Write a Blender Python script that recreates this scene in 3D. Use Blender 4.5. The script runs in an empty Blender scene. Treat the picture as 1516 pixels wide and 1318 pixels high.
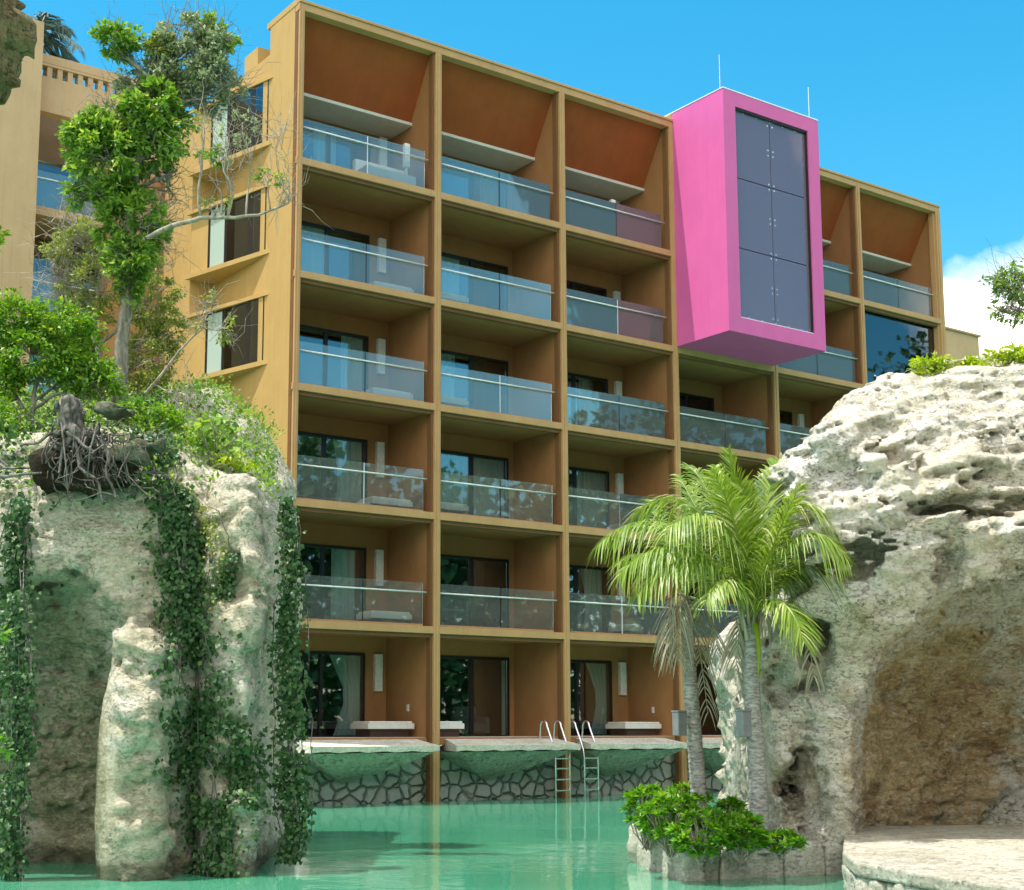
import bpy, math, random, numpy as np
from mathutils import Vector
random.seed(7); RNG=np.random.default_rng(11)
sc=bpy.context.scene; COL=sc.collection
# ------------------------------------------------------------------ camera fit
F_,YAW,PITCH,SX,SY=2120.91,0.6085,0.1426,-62.75,111.79
CAM=np.array([-17.981,-34.364,2.12])
cy_,sn_=math.cos(YAW),math.sin(YAW)
FW=np.array([sn_*math.cos(PITCH),cy_*math.cos(PITCH),math.sin(PITCH)])
RT=np.array([cy_,-sn_,0.]); UP=np.cross(RT,FW); FH=np.array([sn_,cy_,0.])
def W(u,v,D):
    """world point at horizontal distance D seen at photo position u,v (used to place things on site)"""
    d=FW+RT*((u-758-SX)/F_)-UP*((v-659-SY)/F_)
    return CAM+d*(D/float(d@FH))
def Lc(u,v,D):
    p=W(u,v,D)-CAM; return np.array([float(p@RT),D,p[2]+CAM[2]])
def l2w(P):
    P=np.asarray(P,float)
    out=np.outer(P[:,0],RT)+np.outer(P[:,1],FH); out[:,0]+=CAM[0]; out[:,1]+=CAM[1]; out[:,2]=P[:,2]; return out
def proj(P):
    d=P-CAM; z=d@FW; return 758+SX+F_*(d@RT)/z, 659+SY-F_*(d@UP)/z
cam=bpy.data.cameras.new('camera'); co=bpy.data.objects.new('camera',cam); COL.objects.link(co)
co.location=CAM.tolist(); co.rotation_euler=(math.pi/2+PITCH,0,-YAW)
cam.sensor_width=36; cam.lens=F_/1516*36; cam.shift_x=-SX/1516; cam.shift_y=SY/1516
cam.clip_start=.1; cam.clip_end=6000; sc.camera=co
# ------------------------------------------------------------------ materials
def lin(c):
    if isinstance(c,str):
        c=[int(c[i:i+2],16)/255 for i in (0,2,4)]
        c=[x/12.92 if x<=.04045 else ((x+.055)/1.055)**2.4 for x in c]
    return (*c[:3],1)
class NM:
    def __init__(s,name):
        s.m=bpy.data.materials.new(name); s.m.use_nodes=True; s.t=s.m.node_tree; s.n=s.t.nodes; s.n.clear()
        s.out=s.n.new('ShaderNodeOutputMaterial')
    def N(s,t,**k):
        n=s.n.new('ShaderNode'+t)
        for a,b in k.items(): setattr(n,a,b)
        return n
    def L(s,a,b): s.t.links.new(a,b)
    def coord(s,scale=(1,1,1),kind='Object'):
        tc=s.N('TexCoord'); mp=s.N('Mapping'); s.L(tc.outputs[kind],mp.inputs[0]); mp.inputs['Scale'].default_value=scale
        return mp.outputs[0]
    def noise(s,vec,scale,detail=6,rough=.55,dist=0):
        n=s.N('TexNoise'); s.L(vec,n.inputs['Vector']); n.inputs['Scale'].default_value=scale
        n.inputs['Detail'].default_value=detail; n.inputs['Roughness'].default_value=rough; n.inputs['Distortion'].default_value=dist
        return n.outputs['Fac']
    def ramp(s,fac,stops,interp='LINEAR'):
        r=s.N('ValToRGB'); s.L(fac,r.inputs[0]); cr=r.color_ramp; cr.interpolation=interp
        while len(cr.elements)<len(stops): cr.elements.new(.5)
        for e,(p,c) in zip(cr.elements,stops): e.position=p; e.color=lin(c) if not isinstance(c,(int,float)) else (c,c,c,1)
        return r.outputs[0]
    def mix(s,fac,a,b,mode='MIX'):
        m=s.N('Mix',data_type='RGBA',blend_type=mode)
        for v,i in ((fac,0),(a,6),(b,7)):
            if hasattr(v,'is_linked'): s.L(v,m.inputs[i])
            else: m.inputs[i].default_value=v if i==0 else lin(v)
        return m.outputs[2]
    def math(s,op,a,b=0.,c=None):
        m=s.N('Math',operation=op)
        for i,v in enumerate((a,b,c)):
            if v is None: continue
            if hasattr(v,'is_linked'): s.L(v,m.inputs[i])
            else: m.inputs[i].default_value=v
        return m.outputs[0]
    def bump(s,h,strength,dist,prev=None):
        b=s.N('Bump'); s.L(h,b.inputs['Height']); b.inputs['Strength'].default_value=strength; b.inputs['Distance'].default_value=dist
        if prev is not None: s.L(prev,b.inputs['Normal'])
        return b.outputs[0]
    def principled(s,col,rough=.8,nrm=None,metal=0,spec=.5,link=True):
        p=s.N('BsdfPrincipled')
        if hasattr(col,'is_linked'): s.L(col,p.inputs['Base Color'])
        else: p.inputs['Base Color'].default_value=lin(col)
        if hasattr(rough,'is_linked'): s.L(rough,p.inputs['Roughness'])
        else: p.inputs['Roughness'].default_value=rough
        p.inputs['Metallic'].default_value=metal; p.inputs['Specular IOR Level'].default_value=spec
        if nrm is not None: s.L(nrm,p.inputs['Normal'])
        if link: s.L(p.outputs[0],s.out.inputs[0])
        return p
MAT={}
def stucco(name,c1,c2,rough=.85,bs=.15):
    M=NM(name); v=M.coord(kind='Generated') if False else M.coord()
    n1=M.noise(v,.7,5,.6); n2=M.noise(M.coord((1.3,1.3,.6)),2.2,7,.65); f=M.math('MULTIPLY',M.math('ADD',n1,n2),.5)
    col=M.ramp(f,[(.36,c2),(.6,c1)])
    if name in ('ochre_render','wing_render','ochre_trim','white_stone','pink_paint'):
      dr=M.noise(M.coord((7,7,.22)),1.7,5,.65); col=M.mix(M.ramp(dr,[(.54,0.),(.76,.34 if name!='pink_paint' else .2)]),col,tuple(x*.62 for x in c2))
    M.principled(col,rough,M.bump(M.noise(v,60,4),bs,.01),spec=.25); MAT[name]=M.m; return M.m
stucco('ochre_render',(.49,.315,.115),(.435,.275,.095))
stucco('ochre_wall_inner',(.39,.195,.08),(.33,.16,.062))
stucco('ochre_trim',(.50,.295,.135),(.43,.25,.11),.6,.08)
stucco('shade_brown',(.20,.095,.04),(.16,.075,.03),.6,.08)  # dark brown that paints shade onto the wide column and slab plates
stucco('terracotta_soffit',(.33,.082,.022),(.275,.066,.018))
stucco('white_soffit',(.62,.60,.52),(.55,.53,.46))
stucco('pink_paint',(.66,.125,.36),(.61,.11,.33),.5,.05)
stucco('wing_render',(.56,.38,.22),(.49,.33,.19))
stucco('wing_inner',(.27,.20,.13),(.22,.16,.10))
stucco('floor_tile',(.6,.56,.49),(.52,.48,.42))
stucco('white_stone',(.74,.72,.66),(.64,.62,.57),.6)
def plain(name,c,rough=.5,metal=0,spec=.5):
    M=NM(name); v=M.coord(); n=M.noise(v,9,4)
    c=np.array(c); col=M.ramp(n,[(.3,tuple(c*.85)),(.7,tuple(np.minimum(c*1.08,1)))])
    M.principled(col,rough,None,metal,spec); MAT[name]=M.m; return M.m
plain('black_frame',(.018,.014,.012),.35)
plain('unlit_dark',(.05,.042,.036),.8)  # near-black colour standing in for the lack of light in the rooms
plain('steel',(.75,.76,.76),.25,.9)
plain('white_rail',(.82,.84,.84),.3,.2)
plain('lamp_white',(.78,.76,.70),.5)
plain('dark_wood',(.06,.028,.016),.5)
plain('teal_fabric',(.25,.55,.58),.8)
plain('grey_fabric',(.3,.3,.3),.9)
plain('grey_box',(.22,.23,.24),.5)
def glass(name,tint,refl,gcol=(1,1,1),haze=0.,hc=(.8,.85,.88)):
    M=NM(name); tr=M.N('BsdfTransparent'); tr.inputs[0].default_value=lin(tint)
    gl=M.N('BsdfGlossy'); gl.inputs['Color'].default_value=lin(gcol); gl.inputs['Roughness'].default_value=.015
    v=M.coord(); M.L(M.bump(M.noise(v,.9,2),.025,.05),gl.inputs['Normal'])
    fr=M.N('Fresnel'); fr.inputs[0].default_value=1.5
    fac=M.math('ADD',M.math('MULTIPLY',fr.outputs[0],1.2),refl)
    mx=M.N('MixShader'); M.L(fac,mx.inputs[0]); M.L(tr.outputs[0],mx.inputs[1]); M.L(gl.outputs[0],mx.inputs[2])
    last=mx.outputs[0]
    if haze:
        df=M.N('BsdfDiffuse'); df.inputs[0].default_value=(*hc,1); m2=M.N('MixShader'); m2.inputs[0].default_value=haze
        M.L(last,m2.inputs[1]); M.L(df.outputs[0],m2.inputs[2]); last=m2.outputs[0]
    M.L(last,M.out.inputs[0]); MAT[name]=M.m
glass('rail_glass',(.93,.965,.96),.035,(1,.94,.87),.055)
glass('door_glass',(.78,.83,.82),.085,(.85,.94,1))
glass('pink_glass',(.62,.58,.72),.06,(1,.80,.95),.22,(.52,.45,.56))
def curtain():
    M=NM('frosted'); pp=M.principled((.40,.49,.43),.25,None,0,.6); MAT['frosted']=M.m
    M=NM('curtain_cloth'); v=M.coord((1,1,.05)); n=M.noise(v,14,2)
    col=M.ramp(n,[(.3,(.70,.80,.70)),(.7,(.86,.90,.82))]); M.principled(col,.9); MAT['curtain']=M.m
curtain()
def rockmat(name,cols,pit_scale=7,pits=.5,zband=None,bump=1.,stain=None,ochre=None,tide=False):
    """limestone: cols = (dark, mid, light); pits are holes with dirt in them"""
    M=NM(name); v=M.coord()
    n1=M.noise(v,.55,7,.6,.3); n2=M.noise(M.coord((1,1,2.6)),2.2,8,.65,.5)
    f=M.math('ADD',M.math('MULTIPLY',n1,.55),M.math('MULTIPLY',n2,.5))
    col=M.ramp(f,[(.38,cols[0]),(.5,cols[1]),(.62,cols[2])])
    if stain:
        sv=M.noise(v,.38,4,.6,.4); col=M.mix(M.ramp(sv,[(stain[1],0.),(stain[1]+.1,1.)]),col,stain[0])
    # streaky dark weathering with a shape of its own
    st=M.noise(M.coord((2.2,2.2,.5)),1.5,6,.7,.6); col=M.mix(M.ramp(st,[(.58,0.),(.74,.32)]),col,(.22,.18,.11))
    vo=M.N('TexVoronoi',feature='SMOOTH_F1'); vv=M.coord((1,1,1.7))
    wn=M.N('TexNoise'); M.L(vv,wn.inputs['Vector']); wn.inputs['Scale'].default_value=5; wn.inputs['Detail'].default_value=7; wn.inputs['Roughness'].default_value=.7
    va=M.N('VectorMath',operation='MULTIPLY_ADD'); M.L(wn.outputs['Color'],va.inputs[0]); va.inputs[1].default_value=(.75,.75,.75); M.L(vv,va.inputs[2])
    M.L(va.outputs[0],vo.inputs['Vector']); vo.inputs['Scale'].default_value=pit_scale; vo.inputs['Smoothness'].default_value=.3
    msk=M.noise(v,1.1,4,.6)
    thr=M.math('MULTIPLY',M.math('SUBTRACT',.37,vo.outputs['Distance']),5.)
    pm=M.math('MULTIPLY',M.N('Clamp').outputs[0],1.) if False else M.ramp(M.math('MULTIPLY',thr,M.ramp(msk,[(.4,0.),(.58,1.)])),[(.0,0.),(.9,1.)])
    col=M.mix(M.math('MULTIPLY',pm,pits),col,(.07,.055,.035))
    cr=M.math('ABSOLUTE',M.math('SUBTRACT',M.noise(M.coord((1,1,2.4)),3.2,9,.72,1.2),.5))
    crm=M.math('MULTIPLY',M.ramp(cr,[(.0,.75),(.018,0.)]),M.ramp(M.noise(v,.9,3),[(.42,0.),(.56,1.)])); col=M.mix(M.math('MULTIPLY',crm,pits),col,(.09,.07,.04))
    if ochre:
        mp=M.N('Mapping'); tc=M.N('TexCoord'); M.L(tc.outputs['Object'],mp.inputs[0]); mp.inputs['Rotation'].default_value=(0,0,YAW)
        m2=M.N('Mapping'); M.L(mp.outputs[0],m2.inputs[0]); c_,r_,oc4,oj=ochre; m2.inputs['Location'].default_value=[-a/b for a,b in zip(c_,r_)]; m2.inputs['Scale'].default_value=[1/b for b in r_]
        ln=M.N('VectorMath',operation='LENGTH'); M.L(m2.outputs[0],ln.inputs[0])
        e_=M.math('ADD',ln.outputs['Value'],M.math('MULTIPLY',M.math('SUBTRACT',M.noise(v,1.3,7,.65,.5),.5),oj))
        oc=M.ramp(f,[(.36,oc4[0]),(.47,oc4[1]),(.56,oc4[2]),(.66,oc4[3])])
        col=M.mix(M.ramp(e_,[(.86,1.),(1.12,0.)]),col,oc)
    gr=M.noise(M.coord((1,1,2.)),11,9,.8,.7); col=M.mix(M.ramp(gr,[(.37,.5),(.49,0.)]),col,tuple(x*.45 for x in cols[0])); col=M.mix(M.ramp(gr,[(.50,0.),(.62,.5)]),col,tuple(min(.92,x*1.22) for x in cols[2]))
    sx=M.N('SeparateXYZ'); M.L(M.coord(),sx.inputs[0]); tz=M.math('ADD',sx.outputs[2],M.math('MULTIPLY',M.noise(v,2.5,5),-.35))
    if tide: col=M.mix(M.ramp(tz,[(0.0,.75),(.12,0.)]),col,(.07,.085,.04))
    fine=M.noise(v,26,8,.75); fine2=M.noise(M.coord((1,1,2.2)),7,8,.7,.8)
    b=M.bump(fine2,.9*bump,.09); b=M.bump(gr,.8*bump,.045,b); b=M.bump(fine,.6*bump,.025,b)
    inv=M.math('SUBTRACT',1.,pm); b=M.bump(inv,.9*bump,.05,b)
    M.principled(col,.92,b,spec=.15); MAT[name]=M.m; return M.m
rockmat('limestone_left',((.50,.43,.28),(.69,.63,.46),(.82,.78,.65)),9,.45,tide=True,ochre=((-6.25+5.5,-3.6,1.2),(1.25,3.4,3.35),((.27,.255,.14),(.36,.34,.20),(.45,.42,.27),(.56,.52,.36)),.4))
rockmat('limestone_cave',((.17,.175,.075),(.27,.27,.14),(.38,.37,.23)),5,.12,bump=.5,tide=True)
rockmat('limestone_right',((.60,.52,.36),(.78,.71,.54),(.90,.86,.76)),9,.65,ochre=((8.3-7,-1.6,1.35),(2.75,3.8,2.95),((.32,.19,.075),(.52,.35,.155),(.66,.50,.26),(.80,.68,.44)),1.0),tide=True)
rockmat('limestone_ochre',((.20,.13,.06),(.42,.31,.16),(.58,.47,.28)),5,.6,bump=1.1)
rockmat('limestone_dark',((.16,.12,.05),(.33,.26,.12),(.46,.38,.20)),9,.7)
rockmat('planter_stone',((.62,.56,.41),(.78,.73,.58),(.88,.85,.74)),10,.6)
rockmat('paving_stone',((.46,.41,.30),(.60,.55,.43),(.70,.66,.54)),9,.4,bump=.9)
rockmat('deck_stone',((.55,.50,.38),(.68,.64,.53),(.78,.75,.66)),9,.3,bump=.6)
rockmat('deck_under',((.31,.32,.23),(.47,.47,.37),(.62,.61,.51)),6,.5,bump=1.)
rockmat('humus',((.02,.015,.01),(.045,.035,.022),(.09,.07,.045)),9,.5,bump=1.2)
def rubble():
    M=NM('rubble_wall'); v=M.coord((1,1,1.15))
    wn=M.N('TexNoise'); M.L(v,wn.inputs['Vector']); wn.inputs['Scale'].default_value=2.2
    va=M.N('VectorMath',operation='MULTIPLY_ADD'); M.L(wn.outputs['Color'],va.inputs[0]); va.inputs[1].default_value=(.3,0,.3); M.L(v,va.inputs[2])
    vo=M.N('TexVoronoi',feature='DISTANCE_TO_EDGE'); M.L(va.outputs[0],vo.inputs['Vector']); vo.inputs['Scale'].default_value=2.3; vo.inputs['Randomness'].default_value=.85
    v1=M.N('TexVoronoi',feature='F1'); M.L(va.outputs[0],v1.inputs['Vector']); v1.inputs['Scale'].default_value=2.3; v1.inputs['Randomness'].default_value=.85
    sp=M.N('SeparateColor'); M.L(v1.outputs['Color'],sp.inputs[0])
    base=M.ramp(sp.outputs[0],[(0,(.54,.55,.45)),(.5,(.67,.67,.57)),(1,(.78,.77,.68))])
    base=M.mix(.25,base,M.ramp(M.noise(v,9,6),[(.3,(.3,.33,.25)),(.7,(.75,.75,.68))]))
    e=M.ramp(vo.outputs['Distance'],[(.012,0.),(.05,1.)])
    jc=M.ramp(M.noise(v,1.3,4),[(.4,(.13,.15,.10)),(.62,(.40,.40,.33))])
    col=M.mix(e,jc,base)
    tzs=M.N('SeparateXYZ'); M.L(M.coord(),tzs.inputs[0]); col=M.mix(M.ramp(M.math('ADD',tzs.outputs[2],M.math('MULTIPLY',M.noise(M.coord(),3,5),-.3)),[(1.1,.45),(1.22,0.)]),col,(.10,.13,.08))
    M.principled(col,.85,M.bump(M.noise(v,18,5),.4,.02,M.bump(M.ramp(vo.outputs['Distance'],[(.0,0.),(.12,1.)]),1,.12))); MAT['rubble']=M.m
rubble()
def leafmat(name,cols,trans=.35,rough=.45,yellow=0):
    M=NM(name); g=M.N('NewGeometry'); col=M.ramp(g.outputs['Random Per Island'],[(0,cols[0]),(.45,cols[1]),(.85,cols[2]),(1,cols[3] if len(cols)>3 else cols[2])])
    v=M.coord(); col=M.mix(M.ramp(M.noise(v,1.1,3),[(.4,0.),(.65,.45)]),col,cols[1])
    p=M.principled(col,rough,None,0,.4,link=False)
    t=M.N('BsdfTranslucent'); h=M.N('HueSaturation'); M.L(col,h.inputs['Color']); h.inputs['Value'].default_value=1.7; h.inputs['Saturation'].default_value=1.1; h.inputs['Hue'].default_value=.485
    M.L(h.outputs[0],t.inputs[0]); mx=M.N('MixShader'); mx.inputs[0].default_value=trans
    M.L(p.outputs[0],mx.inputs[1]); M.L(t.outputs[0],mx.inputs[2]); M.L(mx.outputs[0],M.out.inputs[0]); MAT[name]=M.m
leafmat('leaf_bright',((.05,.14,.012),(.11,.25,.022),(.20,.37,.04),(.42,.50,.06)))
leafmat('leaf_olive',((.12,.17,.03),(.22,.28,.055),(.34,.39,.10),(.48,.46,.13)))
leafmat('leaf_ivy',((.018,.06,.014),(.035,.10,.025),(.07,.15,.045),(.13,.22,.07)),.2)
leafmat('leaf_green',((.06,.15,.018),(.14,.27,.035),(.25,.41,.07),(.42,.52,.10)))
leafmat('leaf_grey',((.14,.19,.09),(.23,.29,.14),(.34,.40,.23),(.45,.50,.33)),.25)
leafmat('leaf_shrub',((.05,.16,.01),(.10,.27,.018),(.20,.40,.03),(.36,.52,.06)),.35,.35)
leafmat('leaf_lime',((.14,.24,.01),(.26,.38,.02),(.42,.50,.04),(.55,.58,.10)),.4)
leafmat('frond_green',((.09,.17,.02),(.19,.29,.04),(.33,.42,.09),(.55,.56,.27)),.3,.4)
leafmat('frond_yellow',((.12,.20,.02),(.19,.29,.035),(.30,.39,.09),(.50,.51,.27)),.4,.4)
leafmat('frond_dry',((.25,.22,.15),(.38,.34,.25),(.50,.46,.36),(.58,.55,.45)),.2,.8)
leafmat('frond_blue',((.05,.10,.09),(.09,.15,.14),(.14,.20,.19),(.2,.26,.24)),.2,.6)
def bark(name,c1,c2,ring=0):
    M=NM(name); v=M.coord((1,1,.4 if not ring else 3)); n=M.noise(v,9,7,.65,.5)
    col=M.ramp(n,[(.35,c1),(.62,c2)])
    b=M.bump(n,.8,.03)
    M.principled(col,.9,b,spec=.15); MAT[name]=M.m
bark('bark_grey',(.10,.09,.06),(.32,.31,.25)); bark('bark_twig',(.20,.17,.13),(.46,.42,.35)); bark('bark_palm',(.16,.15,.13),(.46,.45,.42),1); bark('bark_root',(.035,.03,.025),(.24,.22,.195))
def watermat():
    M=NM('green_water'); v=M.coord()
    n=M.noise(v,.12,4,.5); col=M.ramp(n,[(.35,(.055,.29,.165)),(.65,(.09,.37,.22))])
    r1=M.noise(M.coord((1,1,1)),1.6,3,.5,.6); r2=M.noise(v,6,3,.5)
    patch=M.ramp(M.noise(v,.22,3),[(.42,.15),(.62,1.)])
    h=M.math('MULTIPLY',M.math('ADD',M.math('MULTIPLY',r1,.8),M.math('MULTIPLY',r2,.22)),patch)
    p=M.principled(col,.06,M.bump(h,.35,.05),spec=.6); MAT['water']=M.m
watermat()
def groundmat():
    M=NM('ground_earth'); v=M.coord(); M.principled(M.ramp(M.noise(v,.1,8),[(.3,(.10,.12,.05)),(.7,(.20,.19,.11))]),.95,M.bump(M.noise(v,2,6),.5,.1)); MAT['ground']=M.m
groundmat()
# ------------------------------------------------------------------ mesh helpers
def mesh_np(name,V,Q,mat,parent=None,smooth=False,tri=False,loc=None):
    V=np.asarray(V,np.float32).reshape(-1,3); Q=np.asarray(Q,np.int32)
    if loc is not None: V=V-np.asarray(loc,np.float32)
    k=Q.shape[1]; me=bpy.data.meshes.new(name); me.vertices.add(len(V)); me.vertices.foreach_set('co',V.ravel())
    me.loops.add(Q.size); me.loops.foreach_set('vertex_index',Q.ravel()); me.polygons.add(len(Q))
    me.polygons.foreach_set('loop_start',np.arange(0,Q.size,k,dtype=np.int32)); me.polygons.foreach_set('loop_total',np.full(len(Q),k,np.int32))
    me.polygons.foreach_set('use_smooth',np.full(len(Q),smooth)); me.update(calc_edges=True); me.validate()
    for m in (mat if isinstance(mat,(list,tuple)) else [mat]): me.materials.append(MAT[m])
    o=bpy.data.objects.new(name,me); COL.objects.link(o)
    if loc is not None: o.location=[float(x) for x in loc]
    if parent is not None: attach(o,parent)
    return o
def attach(o,parent):
    """parents; object coordinates given in world are kept"""
    o.parent=parent
    pl=Vector(parent['_w']) if '_w' in parent else Vector(parent.location)
    w=Vector(o.location); o['_w']=list(w); o.location=w-pl
class MB:
    def __init__(s): s.v=[];s.f=[]
    def box(s,x0,x1,y0,y1,z0,z1):
        i=len(s.v); s.v+=[(x,y,z) for z in (z0,z1) for x,y in ((x0,y0),(x1,y0),(x1,y1),(x0,y1))]
        s.f+=[tuple(i+a for a in q) for q in ((3,2,1,0),(4,5,6,7),(0,1,5,4),(1,2,6,5),(2,3,7,6),(3,0,4,7))]; return s
    def prism(s,pts,axis,a,b):
        """pts 2D outline; axis 'x' -> pts are (y,z); 'z' -> pts are (x,y); 'y' -> (x,z)"""
        i=len(s.v); n=len(pts)
        for t in (a,b):
            for p,q in pts: s.v.append({'x':(t,p,q),'y':(p,t,q),'z':(p,q,t)}[axis])
        s.f.append(tuple(range(i+n-1,i-1,-1))); s.f.append(tuple(range(i+n,i+2*n)))
        for k in range(n): s.f.append((i+k,i+(k+1)%n,i+n+(k+1)%n,i+n+k))
        return s
    def tube(s,pts,r,n=6,cap=True):
        pts=[Vector(p) for p in pts]; i0=len(s.v); m=len(pts)
        rr=r if isinstance(r,(list,tuple)) else [r]*m; prev=None
        for k,p in enumerate(pts):
            d=(pts[min(k+1,m-1)]-pts[max(k-1,0)]).normalized()
            if prev is None: a=d.orthogonal().normalized()
            else: a=(prev-d*prev.dot(d)).normalized()
            prev=a; b=d.cross(a)
            for j in range(n):
                t=2*math.pi*j/n; s.v.append(tuple(p+(a*math.cos(t)+b*math.sin(t))*rr[k]))
        for k in range(m-1):
            for j in range(n):
                s.f.append((i0+k*n+j,i0+k*n+(j+1)%n,i0+(k+1)*n+(j+1)%n,i0+(k+1)*n+j))
        if cap: s.f.append(tuple(i0+j for j in range(n-1,-1,-1))); s.f.append(tuple(i0+(m-1)*n+j for j in range(n)))
        return s
    def build(s,name,mat,parent=None,smooth=False,bevel=0,loc=None):
        me=bpy.data.meshes.new(name); V=s.v
        if loc is None:
            a=np.array(V); loc=((a[:,0].min()+a[:,0].max())/2,(a[:,1].min()+a[:,1].max())/2,a[:,2].min())
        me.from_pydata([(x-loc[0],y-loc[1],z-loc[2]) for x,y,z in V],[],s.f); me.materials.append(MAT[mat])
        if smooth: me.polygons.foreach_set('use_smooth',[True]*len(me.polygons))
        import bmesh
        bm=bmesh.new(); bm.from_mesh(me); bmesh.ops.recalc_face_normals(bm,faces=bm.faces)
        bm.to_mesh(me); bm.free(); me.update()
        o=bpy.data.objects.new(name,me); COL.objects.link(o); o.location=loc
        if bevel:
            b=o.modifiers.new('bevel','BEVEL'); b.width=bevel; b.segments=2; b.limit_method='ANGLE'
        if parent is not None: attach(o,parent)
        return o
def empty(name,loc,label,cat,group=None):
    o=bpy.data.objects.new(name,None); COL.objects.link(o); o.location=[float(x) for x in loc]; o.empty_display_size=.2
    o['_w']=[float(x) for x in loc]; tag(o,label,cat,group); return o
def tag(o,label=None,cat=None,group=None,kind=None):
    if label: o['label']=label
    if cat: o['category']=cat
    if group: o['group']=group
    if kind: o['kind']=kind
    return o
# ------------------------------------------------------------------ noise
T=RNG.random((64,64,64)).astype(np.float32)
def vnoise(P,off=0.):
    P=P+off; i=np.floor(P).astype(np.int64); f=(P-i).astype(np.float32); f=f*f*(3-2*f); i&=63; j=(i+1)&63
    x0,y0,z0=i.T; x1,y1,z1=j.T; fx,fy,fz=f.T
    a=T[x0,y0,z0]*(1-fx)+T[x1,y0,z0]*fx; b=T[x0,y1,z0]*(1-fx)+T[x1,y1,z0]*fx
    c=T[x0,y0,z1]*(1-fx)+T[x1,y0,z1]*fx; d=T[x0,y1,z1]*(1-fx)+T[x1,y1,z1]*fx
    return ((a*(1-fy)+b*fy)*(1-fz)+(c*(1-fy)+d*fy)*fz)*2-1
def fbm(P,octv=4,gain=.5,off=0.):
    s=0;a=1.
    for k in range(octv): s=s+a*vnoise(P*(2.03**k),off+k*7.3); a*=gain
    return s
def ridge(P,octv=3,off=0.):
    s=0;a=1.
    for k in range(octv): s=s+a*(1-2*np.abs(vnoise(P*(2.1**k),off+k*5.1))); a*=.5
    return s
def surface_nets(f,org,h):
    s=f<0; nx,ny,nz=f.shape
    acc=np.zeros((nx-1,ny-1,nz-1),np.int8)
    for a in (0,1):
        for b in (0,1):
            for c in (0,1): acc+=s[a:nx-1+a,b:ny-1+b,c:nz-1+c]
    act=(acc>0)&(acc<8); I,J,K=np.nonzero(act); n=len(I)
    idx=-np.ones(act.shape,np.int64); idx[I,J,K]=np.arange(n)
    pos=np.zeros((n,3)); cnt=np.zeros(n)
    for ax in range(3):
        for p in (0,1):
            for q in (0,1):
                o=[0,0,0]; oo=[x for x in range(3) if x!=ax]; o[oo[0]]=p; o[oo[1]]=q; e=list(o); e[ax]=1
                f0=f[I+o[0],J+o[1],K+o[2]]; f1=f[I+e[0],J+e[1],K+e[2]]; m=(f0<0)!=(f1<0)
                t=np.where(m,f0/(f0-f1+1e-12),0); b=np.stack([np.full(n,float(x)) for x in o],1); b[:,ax]+=t
                pos+=b*m[:,None]; cnt+=m
    V=(pos/cnt[:,None]+np.stack([I,J,K],1))*h+org
    Q=[]
    for ax in range(3):
        a,b=(ax+1)%3,(ax+2)%3
        sl0=[slice(None)]*3; sl1=[slice(None)]*3; sl0[ax]=slice(0,-1); sl1[ax]=slice(1,None)
        for d in (a,b): sl0[d]=slice(1,-1); sl1[d]=slice(1,-1)
        A=s[tuple(sl0)]; B=s[tuple(sl1)]; m=A!=B; G=list(np.nonzero(m)); G[a]=G[a]+1; G[b]=G[b]+1
        def c(da,db):
            g=[x.copy() for x in G]; g[a]=g[a]+da; g[b]=g[b]+db; return idx[g[0],g[1],g[2]]
        q=np.stack([c(-1,-1),c(0,-1),c(0,0),c(-1,0)],1); fl=~A[m]
        q[fl]=q[fl][:,::-1]; Q.append(q)
    return V,np.concatenate(Q)
def smin(a,b,k): h=np.clip(.5+.5*(b-a)/k,0,1); return b*(1-h)+a*h-k*h*(1-h)
def smax(a,b,k): return -smin(-a,-b,k)
def ell(U,V,Z,c,r):
    k=np.sqrt(((U-c[0])/r[0])**2+((V-c[1])/r[1])**2+((Z-c[2])/r[2])**2); return (k-1)*min(r)
def sdf_rock(name,fn,lo,hi,h,noisefn,mat,loc,facemat=None,parent=None):
    g=[np.arange(lo[i],hi[i]+h,h) for i in range(3)]
    U,V,Z=np.meshgrid(*g,indexing='ij'); U=U.astype(np.float32);V=V.astype(np.float32);Z=Z.astype(np.float32)
    f=fn(U,V,Z).astype(np.float32); m=np.abs(f)<.9
    P=np.stack([U[m],V[m],Z[m]],1); f[m]+=noisefn(P)
    b=1.; f[0]=f[-1]=b; f[:,0]=f[:,-1]=b; f[:,:,0]=f[:,:,-1]=b
    Vt,Q=surface_nets(f,np.array(lo),h)
    Vw=l2w(Vt); o=mesh_np(name,Vw,Q,mat,parent,True,loc=loc)
    nr=np.empty(len(Vw)*3,np.float32)
    try: o.data.vertices.foreach_get('normal',nr)
    except Exception: pass
    nr=nr.reshape(-1,3)
    if facemat is not None:
        c=Vt[Q].mean(1); o.data.polygons.foreach_set('material_index',facemat(c).astype(np.int32)); o.data.update()
    return o,Vw,nr,Vt
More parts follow.
